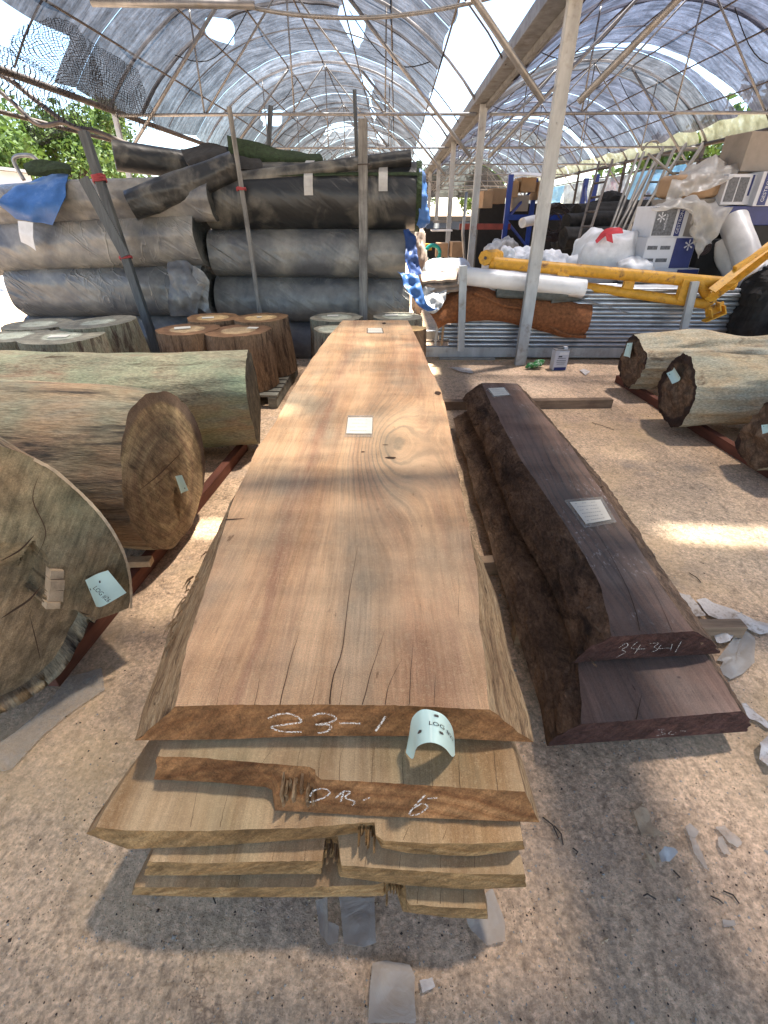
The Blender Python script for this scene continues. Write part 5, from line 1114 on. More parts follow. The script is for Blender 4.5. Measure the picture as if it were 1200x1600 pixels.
patch('coir_mat_end', [prow(Yk - .02, (672, 490), (700, 475), (722, 458)), prow(Yk - .05, (680, 502), (705, 488), (725, 470)), prow(Yk - .02, (684, 512), (706, 498), (724, 484))], M['coir'], th=.03, amp=.012, label='folded left corner of coir matting beside the grey stake', cat='matting')
def lroll(name, label, pa, pb, r_, mat, cat, seed=0., amp=.01, nA=28, mats2=None): return roll(label, pa, pb, r_, (mat, mats2 or mat), seed, None, amp=amp, name=name, nA=nA, cat=cat)
lroll('white_roll', 'long white plastic roll lying on the coir matting', aty(716, 430, 6.27), aty(912, 451, 6.27), .105, M['whiteplastic'], 'plastic roll', 51.)
lroll('grey_felt_roll', 'grey felt roll squeezed under the white plastic roll', aty(775, 458, 6.28), aty(885, 462, 6.26), .06, M['greyblanket'], 'felt roll', 53., .02)
lroll('dark_felt_roll', 'dark thin roll right of the grey felt roll', aty(860, 470, 6.26), aty(935, 462, 6.45), .035, M['greyblanket'], 'felt roll', 54., .01)
mb = MB(); mb.tube([aty(870, 455, 6.35), aty(985, 490, 6.22)], .008, 6); obj('thin_rod', mb, M['galv'], smooth=True, label='thin rod slanting down across the stacked pipes', cat='rod')
patch('silver_sheet', [prow(6.25, (660, 452), (680, 448), (698, 456)), prow(6.15, (658, 470), (680, 472), (696, 465)), prow(6.13, (664, 485), (678, 490), (690, 480))], M['silvercloth'], nu=18, nv=18, th=.005, amp=.05, fr=11., label='crumpled silver sheet beside the coir matting corner', cat='sheet')
for k, (y0, dx) in enumerate(((436, 0), (444, 3), (452, 2))):
    patch('folded_cloth', [prow(6.60, (660, y0 - 8), (690, y0 - 10), (722, y0 - 14)), prow(6.35, (658 + dx, y0), (690, y0 - 2), (726, y0 - 8)), prow(6.25, (660 + dx, y0 + 6), (690, y0 + 6), (730, y0 + 2))], M['cloth'], nu=20, nv=14, th=.03, amp=.03, fr=8., seed=k * 5., label=['uppermost', 'middle', 'lowest'][k] + ' fold of brown grey cloth left of the white roll', cat='cloth', group='folded brown cloths on the pipes')
def blob(name, label, c, rad, mat, p=2.6, amp=.05, fr=4., seed=0., cat='sack', group=None, nU=44, nVv=30, parent=None, sm=True):
    mb = MB(); rows = []
    def sp(v, e): return math.copysign(abs(v) ** e, v)
    for j in range(nVv + 1):
        ph = -math.pi / 2 + math.pi * j / nVv; row = []
        for i in range(nU):
            t = 2 * math.pi * i / nU; e = 2 / p; q = V(sp(math.cos(ph), e) * sp(math.cos(t), e), sp(math.cos(ph), e) * sp(math.sin(t), e), sp(math.sin(ph), e))
            q = V(q.x * rad[0], q.y * rad[1], q.z * rad[2]); d = amp * (fn(q.x * fr + seed, q.y * fr, q.z * fr) + .5 * fn(q.x * fr * 2.6, q.y * fr * 2.6, q.z * fr * 2.6 + seed))
            q = q + (q.normalized() * d if q.length > 1e-6 else V(0, 0, 0)); row.append(V(*c) + q)
        rows.append(row)
    mb.grid(rows, 0, True); return obj(name, mb, mat, parent, smooth=sm, label=label, cat=cat, group=group)
def seat(px0, px1, ytop, Y, zbase=0.):
    a, b = aty(px0, ytop, Y), aty(px1, ytop, Y); return (a.x + b.x) / 2, (b.x - a.x) / 2, a.z
x, hw, zt_ = seat(660, 736, 402, 6.9); blob('white_sack', 'flat pale sack lying behind the folded cloths', (x, 6.9, zt_ - .16), (hw, .35, .16), M['whitebag'], 2.3, .05, 4., 1.)
for k, (a, b, t_, Y, lb) in enumerate(((780, 812, 388, 7.9, 'white puffy bag right behind the yellow frame, left of the tall column'), (800, 852, 386, 8.0, 'white puffy bag in the middle behind the yellow pipes'), (838, 888, 394, 7.8, 'pale crumpled bag just right of the tall column'))):
    x, hw, zt_ = seat(a, b, t_, Y); blob('plastic_bag', lb, (x, Y, zt_ - .22), (hw, .3, .22), M['whitebag'], 2.2, .11, 5., k * 4., 'bag', 'white bags behind the yellow frame')
    mb = MB(); mb.box((x, Y, (zt_ - .4) / 2), (hw * 1.6, .5, zt_ - .4)); obj('crate', mb, M['black'], label='black crate under ' + lb, cat='crate')
# yellow steel frame
def yellow_frame():
    root = empty('yellow_frame', aty(960, 430, 6.0), 'yellow painted steel frame of pipes and plates resting on the pipe stack', 'steel frame')
    Yy = 6.42
    def tb(pts, r_, nm='yellow_tube'): mb = MB(); mb.tube(pts, r_, 14); return obj(nm, mb, M['yellow'], root, smooth='auto')
    tb([aty(765, 410, Yy + .1), aty(1148, 444, Yy - .25)], .068)
    tb([aty(905, 447, Yy + .02), aty(1108, 476, Yy - .25)], .055)
    tb([aty(1092, 440, Yy - .22), aty(1112, 474, Yy - .25)], .055)
    def plate(q, th=.02, nm='gusset_plate'):
        n = (q[1] - q[0]).cross(q[3] - q[0]).normalized() * th; mb = MB(); mb.add([p - n / 2 for p in q] + [p + n / 2 for p in q], [(0, 1, 2, 3), (7, 6, 5, 4), (0, 4, 5, 1), (1, 5, 6, 2), (2, 6, 7, 3), (3, 7, 4, 0)]); return obj(nm, mb, M['yellow'], root)
    plate(prow(Yy - .04, (872, 418), (890, 420), (888, 432), (870, 430)), .05); plate(prow(Yy - .1, (978, 432), (992, 434), (988, 452), (972, 450)), .05); plate(prow(Yy - .22, (1066, 436), (1090, 438), (1078, 472), (1056, 468)), .08)
    # slanting channel at the right end
    a, b = aty(1108, 462, 6.02), aty(1215, 378, 6.4)
    mb = MB(); mb.bar(a, b, .02, .11, V(0, -.5, 1)); obj('channel_web', mb, M['yellow'], root)
    for s_ in (-1, 1):
        mb = MB(); o_ = V(0, -.02, .055 * s_); mb.bar(a + o_, b + o_, .09, .014, V(0, -.5, 1)); obj('channel_flange', mb, M['yellow'], root)
    mb = MB(); mb.bar(aty(1148, 420, 6.15), aty(1200, 388, 6.3), .05, .05); obj('welded_lug', mb, M['yellow'], root)
    # end bracket with cut-out
    c = aty(1119, 489, 5.95)
    for k, (dx, dz, sx, sy, sz, ry) in enumerate(((0, .03, .20, .02, .10, -.45), (-.01, -.045, .22, .10, .014, -.45), (0, .07, .014, .09, .10, -.45), (-.07, .0, .014, .09, .09, -.45), (.07, .04, .014, .09, .09, -.45))):
        mb = MB(); mb.box(c + V(dx, .0 if k else .05, dz), (sx, sy, sz), Matrix.Rotation(ry, 3, 'Y')); obj('end_bracket', mb, M['yellow'], root)
    # round hub at the left end
    p0, p1 = aty(758, 403, Yy + .02), aty(776, 401, Yy + .35)
    mb = MB(); mb.tube([p0, p1], .085, 8); obj('end_disc', mb, M['yellow'], root); mb = MB(); mb.tube([p0 - V(0, .03, 0), p0], .018, 8); obj('bolt', mb, M['darksteel'], root)
    mb = MB(); mb.tube([aty(772, 400, Yy + .3), aty(782, 400, Yy + .35)], .06, 10); obj('hub_sleeve', mb, M['yellow'], root)
yellow_frame()
# tin and green bottle bundle
def tin():
    p = atz(871, 577, 0.); root = empty('paint_tin', p, 'small white and navy printed metal tin standing on the floor by the rack', 'tin'); rm = Matrix.Rotation(.12, 3, 'Z')
    w_, h_ = .17, .235
    def q(nm, c, d, mat, bev=0): mb = MB(); mb.box(p + rm @ V(*c), d, rm, bev=bev); return obj(nm, mb, mat, root)
    b = q('tin_body', (0, 0, h_ / 2), (w_, .11, h_), M['boxwhite'], .006); q('top_rim', (0, 0, h_ + .003), (w_ * 1.02, .114, .008), M['galv']); q('handle', (0, 0, h_ + .02), (.09, .02, .012), M['galv']); q('cap', (.05, .0, h_ + .018), (.04, .04, .03), M['whiteplastic'])
    q('label_band', (0, -.0565, .022), (w_ * .86, .002, .034), M['navy']); q('label_patch', (-.02, -.0565, .165), (.045, .002, .014), M['ink']); q('label_panel', (.02, -.0565, .2), (.11, .002, .03), M['whiteplastic'])
    for z, n in ((.145, 6), (.12, 7), (.10, 7), (.078, 6)): q('small_print', (.0, -.0562, z), (.018 * n * .9, .0015, .006), M['greyprint'])
    p = p
tin()
mb = MB(); c0 = atz(832, 576, .0)
gb = empty('crushed_bottles', c0, 'crushed green plastic bottles lying beside the printed tin', 'bottles')
for k in range(5):
    a = c0 + V(-.10 + .03 * k, rnd.uniform(-.05, .05), .03 + .01 * k); b = a + V(.13, rnd.uniform(-.06, .06), rnd.uniform(-.005, .02)); mb = MB(); mb.tube([a, a.lerp(b, .3), a.lerp(b, .7), b], [.012, .03, .026, .02], 8); obj('bottle', mb, M['greenplastic'], gb, smooth=True)

# ------------------------------------------------------------------ goods at the right rear
def carton(label, px0, px1, yt, yb, Y, depth, mats, rot=0., prints=(), name='carton', group=None, tilt=0.):
    a, b = aty(px0, (yt + yb) / 2, Y), aty(px1, (yt + yb) / 2, Y); zt_ = aty((px0 + px1) / 2, yt, Y).z; zb_ = aty((px0 + px1) / 2, yb, Y).z
    w_, h_ = b.x - a.x, zt_ - zb_; c = V((a.x + b.x) / 2, Y + depth / 2, (zt_ + zb_) / 2); root = empty(name, V(c.x, c.y, zb_), label, 'box', group); rm = Matrix.Rotation(rot, 3, 'Z') @ Matrix.Rotation(tilt, 3, 'Y')
    mb = MB(); mb.box(c, (w_, depth, h_), rm, bev=.006); obj('box_body', mb, mats, root)
    for (u0, v0, u1, v1, m_, txt) in prints:
        cc = V(((u0 + u1) / 2 - .5) * w_, -depth / 2 - .003, ((v0 + v1) / 2 - .5) * h_)
        if txt is None: mb = MB(); mb.box(c + rm @ cc, ((u1 - u0) * w_, .002, (v1 - v0) * h_), rm); obj('printed_panel', mb, M[m_], root)
        else:
            vs, fs = text_tris(txt[0], txt[1] * h_); mb = MB(); ca, sa = math.cos(txt[2]), math.sin(txt[2]); mb.add([c + rm @ (cc + V(v.x * ca - v.y * sa, -.003, v.x * sa + v.y * ca)) for v in vs], fs); obj('box_lettering', mb, M[m_], root)
    return root
def flower(cx, cy, r_, n=14): return [(cx, cy, r_, n)]
carton('upper printed box of the front stack, dark panel with a pale flower', 1016, 1072, 322, 371, 7.0, .45, M['boxwhite'], .12, ((.03, .06, .62, .96, 'greyprint', None), (.70, .04, .86, .96, 'navy', None), (.78, .5, .78, .5, 'boxwhite', ('GESTRON', .17, math.pi / 2)), (.20, .5, .2, .5, 'boxwhite', ('*', .75, 0)), (.36, .5, .36, .5, 'boxwhite', ('sunflower', .13, math.pi / 2))), group='printed cartons at the right')
carton('lower printed box of the front stack, half navy with a pale flower', 1000, 1082, 371, 420, 7.0, .5, M['boxwhite'], .12, ((.58, .02, .99, .98, 'navy', None), (.86, .6, .86, .6, 'boxwhite', ('*', .8, 0)), (.04, .62, .24, .74, 'greyprint', None), (.30, .62, .50, .74, 'greyprint', None), (.04, .22, .22, .34, 'greyprint', None), (.27, .22, .50, .34, 'greyprint', None)), group='printed cartons at the right')
carton('bottom printed box of the front stack, mostly hidden by the yellow frame', 998, 1084, 420, 475, 7.0, .5, M['boxwhite'], .12, ((.05, .2, .5, .9, 'greyprint', None), (.58, .02, .99, .98, 'navy', None)), group='printed cartons at the right')
carton('hidden grey crate carrying the printed box stack', 995, 1090, 475, 521, 7.0, .5, M['cardgrey'], .12)
carton('tilted white carton with tabular print and a navy band at the right edge', 1128, 1182, 272, 320, 7.6, .45, M['boxwhite'], .1, ((.05, .1, .34, .9, 'greyprint', None), (.38, .1, .66, .9, 'greyprint', None), (.74, .3, .8, .98, 'navy', None)), group='printed cartons at the right')
carton('white carton at the far right edge lettered on a navy band', 1180, 1240, 268, 322, 7.55, .45, M['boxwhite'], .1, ((.1, .02, .34, .98, 'navy', None), (.22, .5, .22, .5, 'boxwhite', ('GESTRON', .17, math.pi / 2))), group='printed cartons at the right')
carton('large plain grey brown carton above the white cartons', 1160, 1250, 205, 268, 7.75, .5, M['cardgrey'], .1)
carton('long dark carton under the tilted white cartons', 1115, 1250, 322, 352, 7.6, .5, M['navy'], .1)
carton('grey steel crate under the long dark carton', 1110, 1250, 352, 500, 7.6, .5, M['black'], .1)
x, hw, zt_ = seat(1048, 1130, 288, 7.7); blob('stacked_paper', 'brown paper parcels under the milky plastic sheet', (x, 7.9, zt_ - .02), (hw, .25, .14), M['card'], 5, .02, 5., 2., 'parcel')
mb = MB(); mb.box((x, 7.95, (zt_ - .16) / 2), (hw * 2, .5, zt_ - .16)); obj('pallet_box', mb, M['cardgrey'], label='tall grey carton under the brown paper parcels', cat='box')
patch('milky_sheet', [prow(8.1, (1070, 262), (1100, 250), (1130, 246), (1152, 252)), prow(7.7, (1050, 285), (1085, 275), (1125, 268), (1154, 268)), prow(7.55, (1042, 305), (1065, 298), (1100, 290), (1140, 282)), prow(7.5, (1040, 318), (1060, 312), (1080, 302), (1110, 296))], M['film'], nu=26, nv=22, th=.004, amp=.08, fr=5., label='milky plastic sheet draped over the paper parcels', cat='plastic sheet')
patch('plastic_cover', [prow(7.3, (1020, 326), (1060, 312), (1085, 308), (1120, 320), (1145, 325)), prow(6.95, (1022, 330), (1060, 318), (1090, 316), (1118, 330), (1135, 340)), prow(6.88, (1070, 325), (1080, 340), (1095, 360), (1110, 365), (1120, 370)), prow(6.85, (1080, 340), (1085, 375), (1092, 390), (1100, 385), (1108, 378)), prow(6.85, (1082, 350), (1086, 385), (1092, 404), (1096, 398), (1100, 388))], M['film'], nu=28, nv=28, th=.004, amp=.07, fr=6., seed=3., label='torn clear cover hanging over the printed boxes', cat='plastic sheet')
lroll('film_roll', 'fat roll of pale film leaning behind the yellow channel', aty(1146, 345, 7.2), aty(1182, 438, 6.45), .165, M['filmroll'], 'film roll', 61., .02, 36, M['cloth'])
lroll('film_roll', 'second pale film roll half hidden left of the fat leaning one', aty(1128, 380, 7.2), aty(1146, 430, 6.9), .12, M['filmroll'], 'film roll', 62., .02, 30, M['cloth'])
mb = MB()
for k in range(3): mb.tube([V(aty(1100, 386, 7.1).x + .085 * (1 - k * .3) * math.cos(t), 7.1, aty(1100, 386, 7.1).z + .085 * (1 - k * .3) * math.sin(t)) for t in [6.283 * i / 20 for i in range(21)]], .014, 6)
obj('round_coil', mb, M['hose'], smooth=True, label='round dark coil beside the navy printed box', cat='coil')
carton('black crate behind the coil and the film rolls', 1075, 1150, 375, 520, 7.15, .4, M['black'], 0.)
# big bag
x, hw, zt_ = seat(908, 1008, 362, 7.4)
bb = empty('bulk_bag', (x, 7.4, 0), 'big white bulk sack with a red strap printed on top, right of the tall column', 'bulk bag')
blob('bag_body', None, (x, 7.45, zt_ / 2), (hw, .38, zt_ / 2), M['whitebag'], 4., .11, 3.2, 4., None, None, 60, 40, bb)
patch('red_strap', [prow(7.12, (930, 376), (944, 360), (960, 356), (972, 358)), prow(7.08, (932, 380), (948, 368), (960, 366), (974, 364))], M['red'], bb, 14, 6, .006, .02, 8.)
patch('red_strap', [prow(7.05, (946, 366), (956, 366)), prow(7.04, (948, 376), (958, 380))], M['red'], bb, 6, 6, .006, .01, 8.)
x2, hw2, z2 = seat(990, 1010, 404, 7.0); blob('small_white_sack', 'small lumpy white sack at the foot of the printed boxes', (x2 - .05, 6.95, z2 - .14), (.24, .2, .15), M['whitebag'], 2.2, .05, 6., 6.)
mb = MB(); mb.box((x2 - .05, 6.98, (z2 - .28) / 2), (.4, .3, z2 - .28)); obj('crate', mb, M['black'], label='dark crate under the small lumpy white sack', cat='crate')
x2, hw2, z2 = seat(885, 912, 398, 7.6); blob('small_white_sack', 'white sack squeezed left of the bulk bag', (x2, 7.5, z2 / 2), (.18, .2, z2 / 2), M['whitebag'], 3., .05, 6., 8.)
# ladders
def ladder(label, r0, r1, nr, Y0, Y1, mat, rw=.03):
    root = empty('ladder', aty(r0[2], r0[3], Y1), label, 'ladder'); A = [aty(r0[0], r0[1], Y0), aty(r0[2], r0[3], Y1)]; B = [aty(r1[0], r1[1], Y0), aty(r1[2], r1[3], Y1)]
    for q in (A, B):
        d = (q[1] - q[0]); end = q[0] + d * (q[0].z / max(q[0].z - q[1].z, .01)); mb = MB(); mb.bar(q[0], end, rw, rw * 2); obj('rail', mb, mat, root)
        q.append(end)
    n = int(nr * (A[2] - A[0]).length / (A[1] - A[0]).length)
    for k in range(n): f = (k + .5) / n; mb = MB(); mb.bar(A[0].lerp(A[2], f), B[0].lerp(B[2], f), rw * .8, rw * .8, V(0, 1, .2)); obj('rung', mb, mat, root)
ladder('wide aluminium ladder leaning nearest the milky plastic sheet', (1072, 226, 992, 353), (1098, 226, 1016, 353), 7, 8.9, 7.9, M['alu'])
ladder('dark ladder leaning above the bulk bag, left of the others', (936, 254, 897, 400), (957, 251, 925, 352), 7, 9.4, 8.4, M['darksteel'])
ladder('grey ladder leaning between the dark one and the wide aluminium one', (1036, 232, 985, 353), (1054, 232, 1000, 353), 6, 9.2, 8.4, M['alu'])
for k, (a, b, c_, d) in enumerate(((997, 240, 957, 350), (1006, 238, 962, 350), (1014, 246, 970, 352), (1023, 250, 976, 352), (1030, 240, 972, 345))):
    p, q = aty(a, b, 9.), aty(c_, d, 8.2); mb = MB(); mb.tube([p, q + (q - p) * .9], .02, 8); obj('leaning_pole', mb, M['alu'], smooth=True, label='' + ('leftmost', 'second', 'middle', 'fourth', 'rightmost')[k] + ' thin pale pole in the leaning bundle left of the ladders', cat='pole', group='poles leaning by the ladders')
mb = MB(); mb.tube([aty(1012, 240, 8.2), aty(1058, 277, 8.0)], .016, 8); obj('loose_pipe', mb, M['alu'], smooth=True, label='thin pipe slanting down in front of the ladders', cat='pipe')
mb = MB(); mb.tube(spline(prow(8.5, (1002, 225), (1004, 235), (1012, 224), (1024, 220), (1030, 224)), 16), .012, 6); obj('bent_wire', mb, M['alu'], smooth=True, label='bent wire hook on top of the leaning poles', cat='wire')
# blue racking with cartons
def racking():
    root = empty('blue_racking', (3.0, 12, 0), 'blue steel pallet racking at the back right', 'racking'); Yq = 12.
    def up(px, Y): a_ = aty(px, 340, Y); mb = MB(); mb.box((a_.x, Y, 1.15), (.10, .09, 2.30), bev=.005); obj('upright', mb, M['bluepaint'], root); return a_.x
    xs = [up(791, 12.), up(829, 13.2), up(920, 12.), up(905, 13.2)]
    for (xa, ya, xb, yb) in ((xs[0], 12., xs[1], 13.2), (xs[2], 12., xs[3], 13.2)):
        for z0, z1 in ((1.5, 2.15), (1.5, .95), (.3, .95)): mb = MB(); mb.bar((xa, ya, z0), (xb, yb, z1), .03, .05); obj('rack_brace', mb, M['bluepaint'], root)
    for z in (1.55, .75): 
        mb = MB(); mb.box(((xs[0] + xs[2]) / 2, 12., z), (xs[2] - xs[0], .05, .10)); obj('rack_beam', mb, M['bluepaint'], root)
    a_, b_ = aty(755, 352, 12.), aty(790, 346, 12.); mb = MB(); mb.box(((a_.x + b_.x) / 2 - .2, 12., 1.38), (1.1, .05, .11)); obj('rack_beam', mb, M['redbeam'], root)
racking()
def cubebox(label, px0, px1, yt, yb, Y, mat, rot=0., d=.5): return carton(label, px0, px1, yt, yb, Y, d, mat, rot)
cubebox('tan cardboard carton leaning out at the left end of the blue racking', 752, 768, 298, 325, 12.2, M['card'], .15)
cubebox('tan carton stacked on the blue racking left of its first upright', 768, 789, 294, 318, 12.4, M['card'], .1)
cubebox('open tan carton between the two blue uprights', 796, 812, 283, 308, 12.5, M['card'], -.1)
cubebox('upper tan carton beside the tall column, on the racking', 812, 836, 277, 300, 12.6, M['card'], .1)
cubebox('flat grey carton low between the blue uprights', 800, 826, 305, 330, 12.6, M['cardgrey'], 0)
cubebox('tan carton right of the tall column', 838, 856, 284, 312, 12.8, M['card'], .1)
patch('white_panel_sheet', [prow(12.2, (796, 274), (820, 273), (845, 275)), prow(12.8, (800, 270), (820, 269), (850, 271))], M['whiteplastic'], th=.03, label='white flat panel on top of the tan cartons', cat='panel')
carton('dark storage bay behind the blue racking', 745, 1020, 318, 434, 13.4, .5, M['black'], 0.)
carton('dark storage cabinet far at the end of the right bay', 662, 752, 346, 417, 18., .6, M['black'], 0.)
mb = MB(); 
for (x0, x1, y0, y1, m_, lb) in ((671, 705, 343 + 3, 362, 'greyblanket', 'dull grey awning strip along the far cabinet'),): 
    patch('awning', [prow(17.6, (664, 347), (700, 347), (738, 348)), prow(17.2, (666, 358), (700, 358), (716, 360))], M['darkpost'], th=.02, label=lb, cat='awning')
carton('pale board hung on the far dark cabinet', 676, 706, 344, 360, 17.5, .05, M['cardgrey'])
mb = MB(); a, b = aty(674, 360, 15.5), aty(706, 362, 15.5); mb.box(((a.x + b.x) / 2, 15.6, a.z), (b.x - a.x, .5, .04)); obj('white_table', mb, M['whiteplastic'], label='white table top seen far down the aisle', cat='table')
carton('brown wooden box on the floor far down the aisle', 705, 722, 378, 402, 14.5, .5, M['card'], .1)
carton('brown wooden box left of the far aisle column', 682, 700, 380, 402, 14.8, .5, M['card'], 0)
mb = MB(); c = aty(676, 396, 12.); mb.tube([c + V(.16 * math.cos(t), 0, .16 * math.sin(t)) for t in [6.283 * i / 20 for i in range(21)]], .04, 8); obj('teal_hose_reel', mb, M['teal'], smooth=True, label='teal hose ring far down the aisle', cat='hose ring')
x, hw, zt_ = seat(666, 672, 378, 12.4); carton('small yellow orange box beside the teal hose ring', 665, 675, 381, 391, 12.2, .2, M['yellow'])
x, hw, zt_ = seat(645, 668, 355, 9.5); blob('straw_bundle', 'pale shaggy straw bundle behind the blue tarpaulin', (x, 9.5, zt_ / 2), (hw, .3, zt_ / 2), M['cloth'], 2.4, .10, 8., 2., 'bundle')
mb = MB(); mb.tube([aty(729, 300, 11.), aty(723, 365, 11.), aty(727, 420, 11.2)], .03, 8); obj('thin_post', mb, M['galv'], smooth=True, label='thin kinked pipe beside the second gutter column', cat='post')
# black net heaps and coil
for k, (a, b, t_, Y, lb) in enumerate(((885, 935, 322, 10.8, 'black net heap left of the dark ladder'), (925, 985, 304, 11., 'tall black net heap behind the dark ladder'), (965, 1020, 330, 10.6, 'black net heap under the leaning poles'))):
    x, hw, zt_ = seat(a, b, t_, Y); blob('net_heap', lb, (x, Y, zt_ / 2), (hw * 1.15, .5, zt_ / 2), M['blacknet'], 3.2, .16, 3., k * 7., 'net heap', 'black net heaps', sm=False)
for k, (xa, ya, xb, yb, Y, lb) in enumerate(((880, 372, 1010, 366, 9.6, 'lowest'), (884, 350, 1012, 346, 9.9, 'middle'), (900, 334, 1015, 330, 10.2, 'topmost'))):
    roll(lb + ' of the black net rolls piled under the ladders', aty(xa, ya, Y), aty(xb, yb, Y + .3), .17, (M['blacknet'], M['blacknet']), 80 + k, 'black net rolls under the ladders', amp=.05, nL=50, nA=30, name='net_roll', cat='net roll')
mb = MB(); c = aty(866, 346, 10.4)
for k in range(22):
    r_ = rnd.uniform(.13, .27); ox, oz = rnd.uniform(-.05, .05), rnd.uniform(-.05, .05); mb.tube([V(c.x + ox + r_ * math.cos(t), c.y + rnd.uniform(-.06, .06), c.z + oz + r_ * 1.05 * math.sin(t)) for t in [6.283 * i / 22 for i in range(23)]], .008, 5)
obj('hose_coil', mb, M['hose'], smooth=True, label='big tangled coil of dark hose right of the tall column', cat='hose coil')
lroll('cream_roll', 'short cream coloured roll left of the tall column', aty(816, 348, 10.2), aty(852, 340, 10.6), .085, M['whiteplastic'], 'roll', 71., .01, 20)
x, hw, zt_ = seat(770, 800, 372, 11.); blob('plastic_bag', 'grey dusty bag on the floor under the blue racking', (x, 10.8, zt_ / 2), (.4, .3, zt_ / 2), M['silvercloth'], 2.6, .1, 5., 5., 'bag')
for k, (px, m_) in enumerate(((905, 'pinkfilm'), (950, 'bluefilm'), (925, 'pinkfilm'), (978, 'sidefilm'))):
    Y = (22., 17., 19., 14.)[k]; x = RC + HW + .25; 
    patch('banner', [[V(x, Y, 2.75), V(x, Y + 1.3, 2.75)], [V(x + .05, Y, 2.0), V(x + .05, Y + 1.3, 2.0)], [V(x, Y, 1.1), V(x, Y + 1.3, 1.1)]], M[m_], nu=12, nv=12, th=.004, amp=.1, fr=3., label=('faded pink banner farthest along the right eave', 'blue banner hanging halfway along the right eave', 'second faded pink banner, nearer than the first', 'pale film banner nearest on the right eave')[k], cat='banner', group='banners hung along the right side')

# fluff at the very right: dark greenery, black pile at the rack end
x = aty(1185, 470, 6.2); blob('black_sack', 'black sack at the right end of the pipe stack', (x.x + .25, 6.3, .55), (.4, .3, .55), M['blacknet'], 3., .06, 6., 3., 'sack', sm=False)

# ------------------------------------------------------------------ litter on the floor
def litter(name, label, px, z=.004, mat='litter', amp=.008, cat='plastic scrap', group='plastic scraps on the floor', th=.001, fr=25.):
    pts = [atz(x, y, 0) for x, y in px]; c = sum(pts, V(0, 0, 0)) / len(pts); n = len(pts); ring = []
    for i in range(n * 3):
        k = i / 3; a_, b_ = pts[int(k) % n], pts[(int(k) + 1) % n]; ring.append(a_.lerp(b_, k - int(k)) + V(.002 * fn(i * 3.1), .002 * fn(i * 2.3, 4), 0))
    G = [[c.lerp(p, q) for p in ring] for q in (0, .25, .5, .75, 1.)]
    G = [[p + V(0, 0, z + amp * (1 + fn(p.x * fr, p.y * fr, 2.)) + (amp * 1.5 * abs(fn(p.x * 9, p.y * 9, 7.)))) for p in g] for g in G]
    mb = MB(); mb.grid(G, 0, True); mb.grid([[p - V(0, 0, th) for p in g][::-1] for g in G], 0, True); mb.grid([[p - V(0, 0, th) for p in G[-1]], G[-1]], 0, True); return obj(name, mb, M[mat], label=label, cat=cat, group=group, smooth='auto')
litter('plastic_scrap', 'large grey plastic scrap at the bottom edge below the pile', [(582, 1508), (602, 1503), (640, 1510), (648, 1530), (647, 1560), (650, 1600), (575, 1600), (578, 1550)])
litter('plastic_scrap', 'square grey plastic scrap just under the pile', [(530, 1405), (585, 1405), (588, 1475), (570, 1483), (538, 1478)])
litter('plastic_scrap', 'wedge of grey plastic by the slab tongue', [(722, 1430), (768, 1390), (788, 1440), (788, 1475), (760, 1480), (735, 1455)])
litter('plastic_scrap', 'small curled grey scrap left of the square one', [(494, 1410), (512, 1405), (510, 1440), (530, 1450), (528, 1475), (515, 1480), (500, 1460)], amp=.008)
litter('plastic_scrap', 'long clear sheet scrap beside the large left log', [(0, 1165), (60, 1120), (110, 1060), (160, 1045), (165, 1080), (120, 1110), (70, 1150), (20, 1205), (0, 1210)], amp=.006, mat='tape')
litter('plastic_scrap', 'translucent pale sheet right of the dark slabs', [(1118, 1035), (1145, 1000), (1165, 990), (1178, 1000), (1176, 1040), (1160, 1055), (1138, 1066), (1118, 1055), (1128, 1038)], amp=.01, mat='film')
litter('white_sheet_scrap', 'long white crumpled strip right of the dark slab end', [(1085, 942), (1100, 940), (1140, 958), (1200, 980), (1205, 990), (1185, 995), (1150, 982), (1105, 966)], mat='litterw', amp=.012)
litter('white_sheet_scrap', 'small crumpled white scrap touching the dark slab edge', [(1058, 930), (1075, 935), (1095, 960), (1100, 968), (1080, 968), (1068, 950)], mat='litterw', amp=.014)
litter('white_sheet_scrap', 'crumbled white scrap beside the short bearer', [(1110, 1000), (1128, 990), (1142, 1000), (1135, 1012), (1115, 1012)], mat='litterw', amp=.02)
litter('white_sheet_scrap', 'curled white scrap at the right edge of the floor', [(1180, 1170), (1200, 1150), (1215, 1150), (1215, 1210), (1195, 1208), (1183, 1190)], mat='litterw', amp=.02)
litter('white_sheet_scrap', 'thin white sliver beyond the lower dark slab corner', [(1156, 1103), (1163, 1102), (1180, 1120), (1203, 1138), (1200, 1144), (1178, 1130), (1165, 1125)], mat='litterw', amp=.01)
litter('paper_scrap', 'brown cardboard scrap with a bent tail on the right floor', [(988, 1272), (997, 1264), (1010, 1268), (1018, 1298), (1040, 1312), (1018, 1308), (1000, 1305)], mat='chip', cat='paper scrap', group=None)
litter('paper_scrap', 'thin pale paper sliver below the brown scrap', [(1003, 1318), (1010, 1332), (1023, 1352), (1022, 1362), (1010, 1345)], mat='chip', cat='paper scrap', group=None)
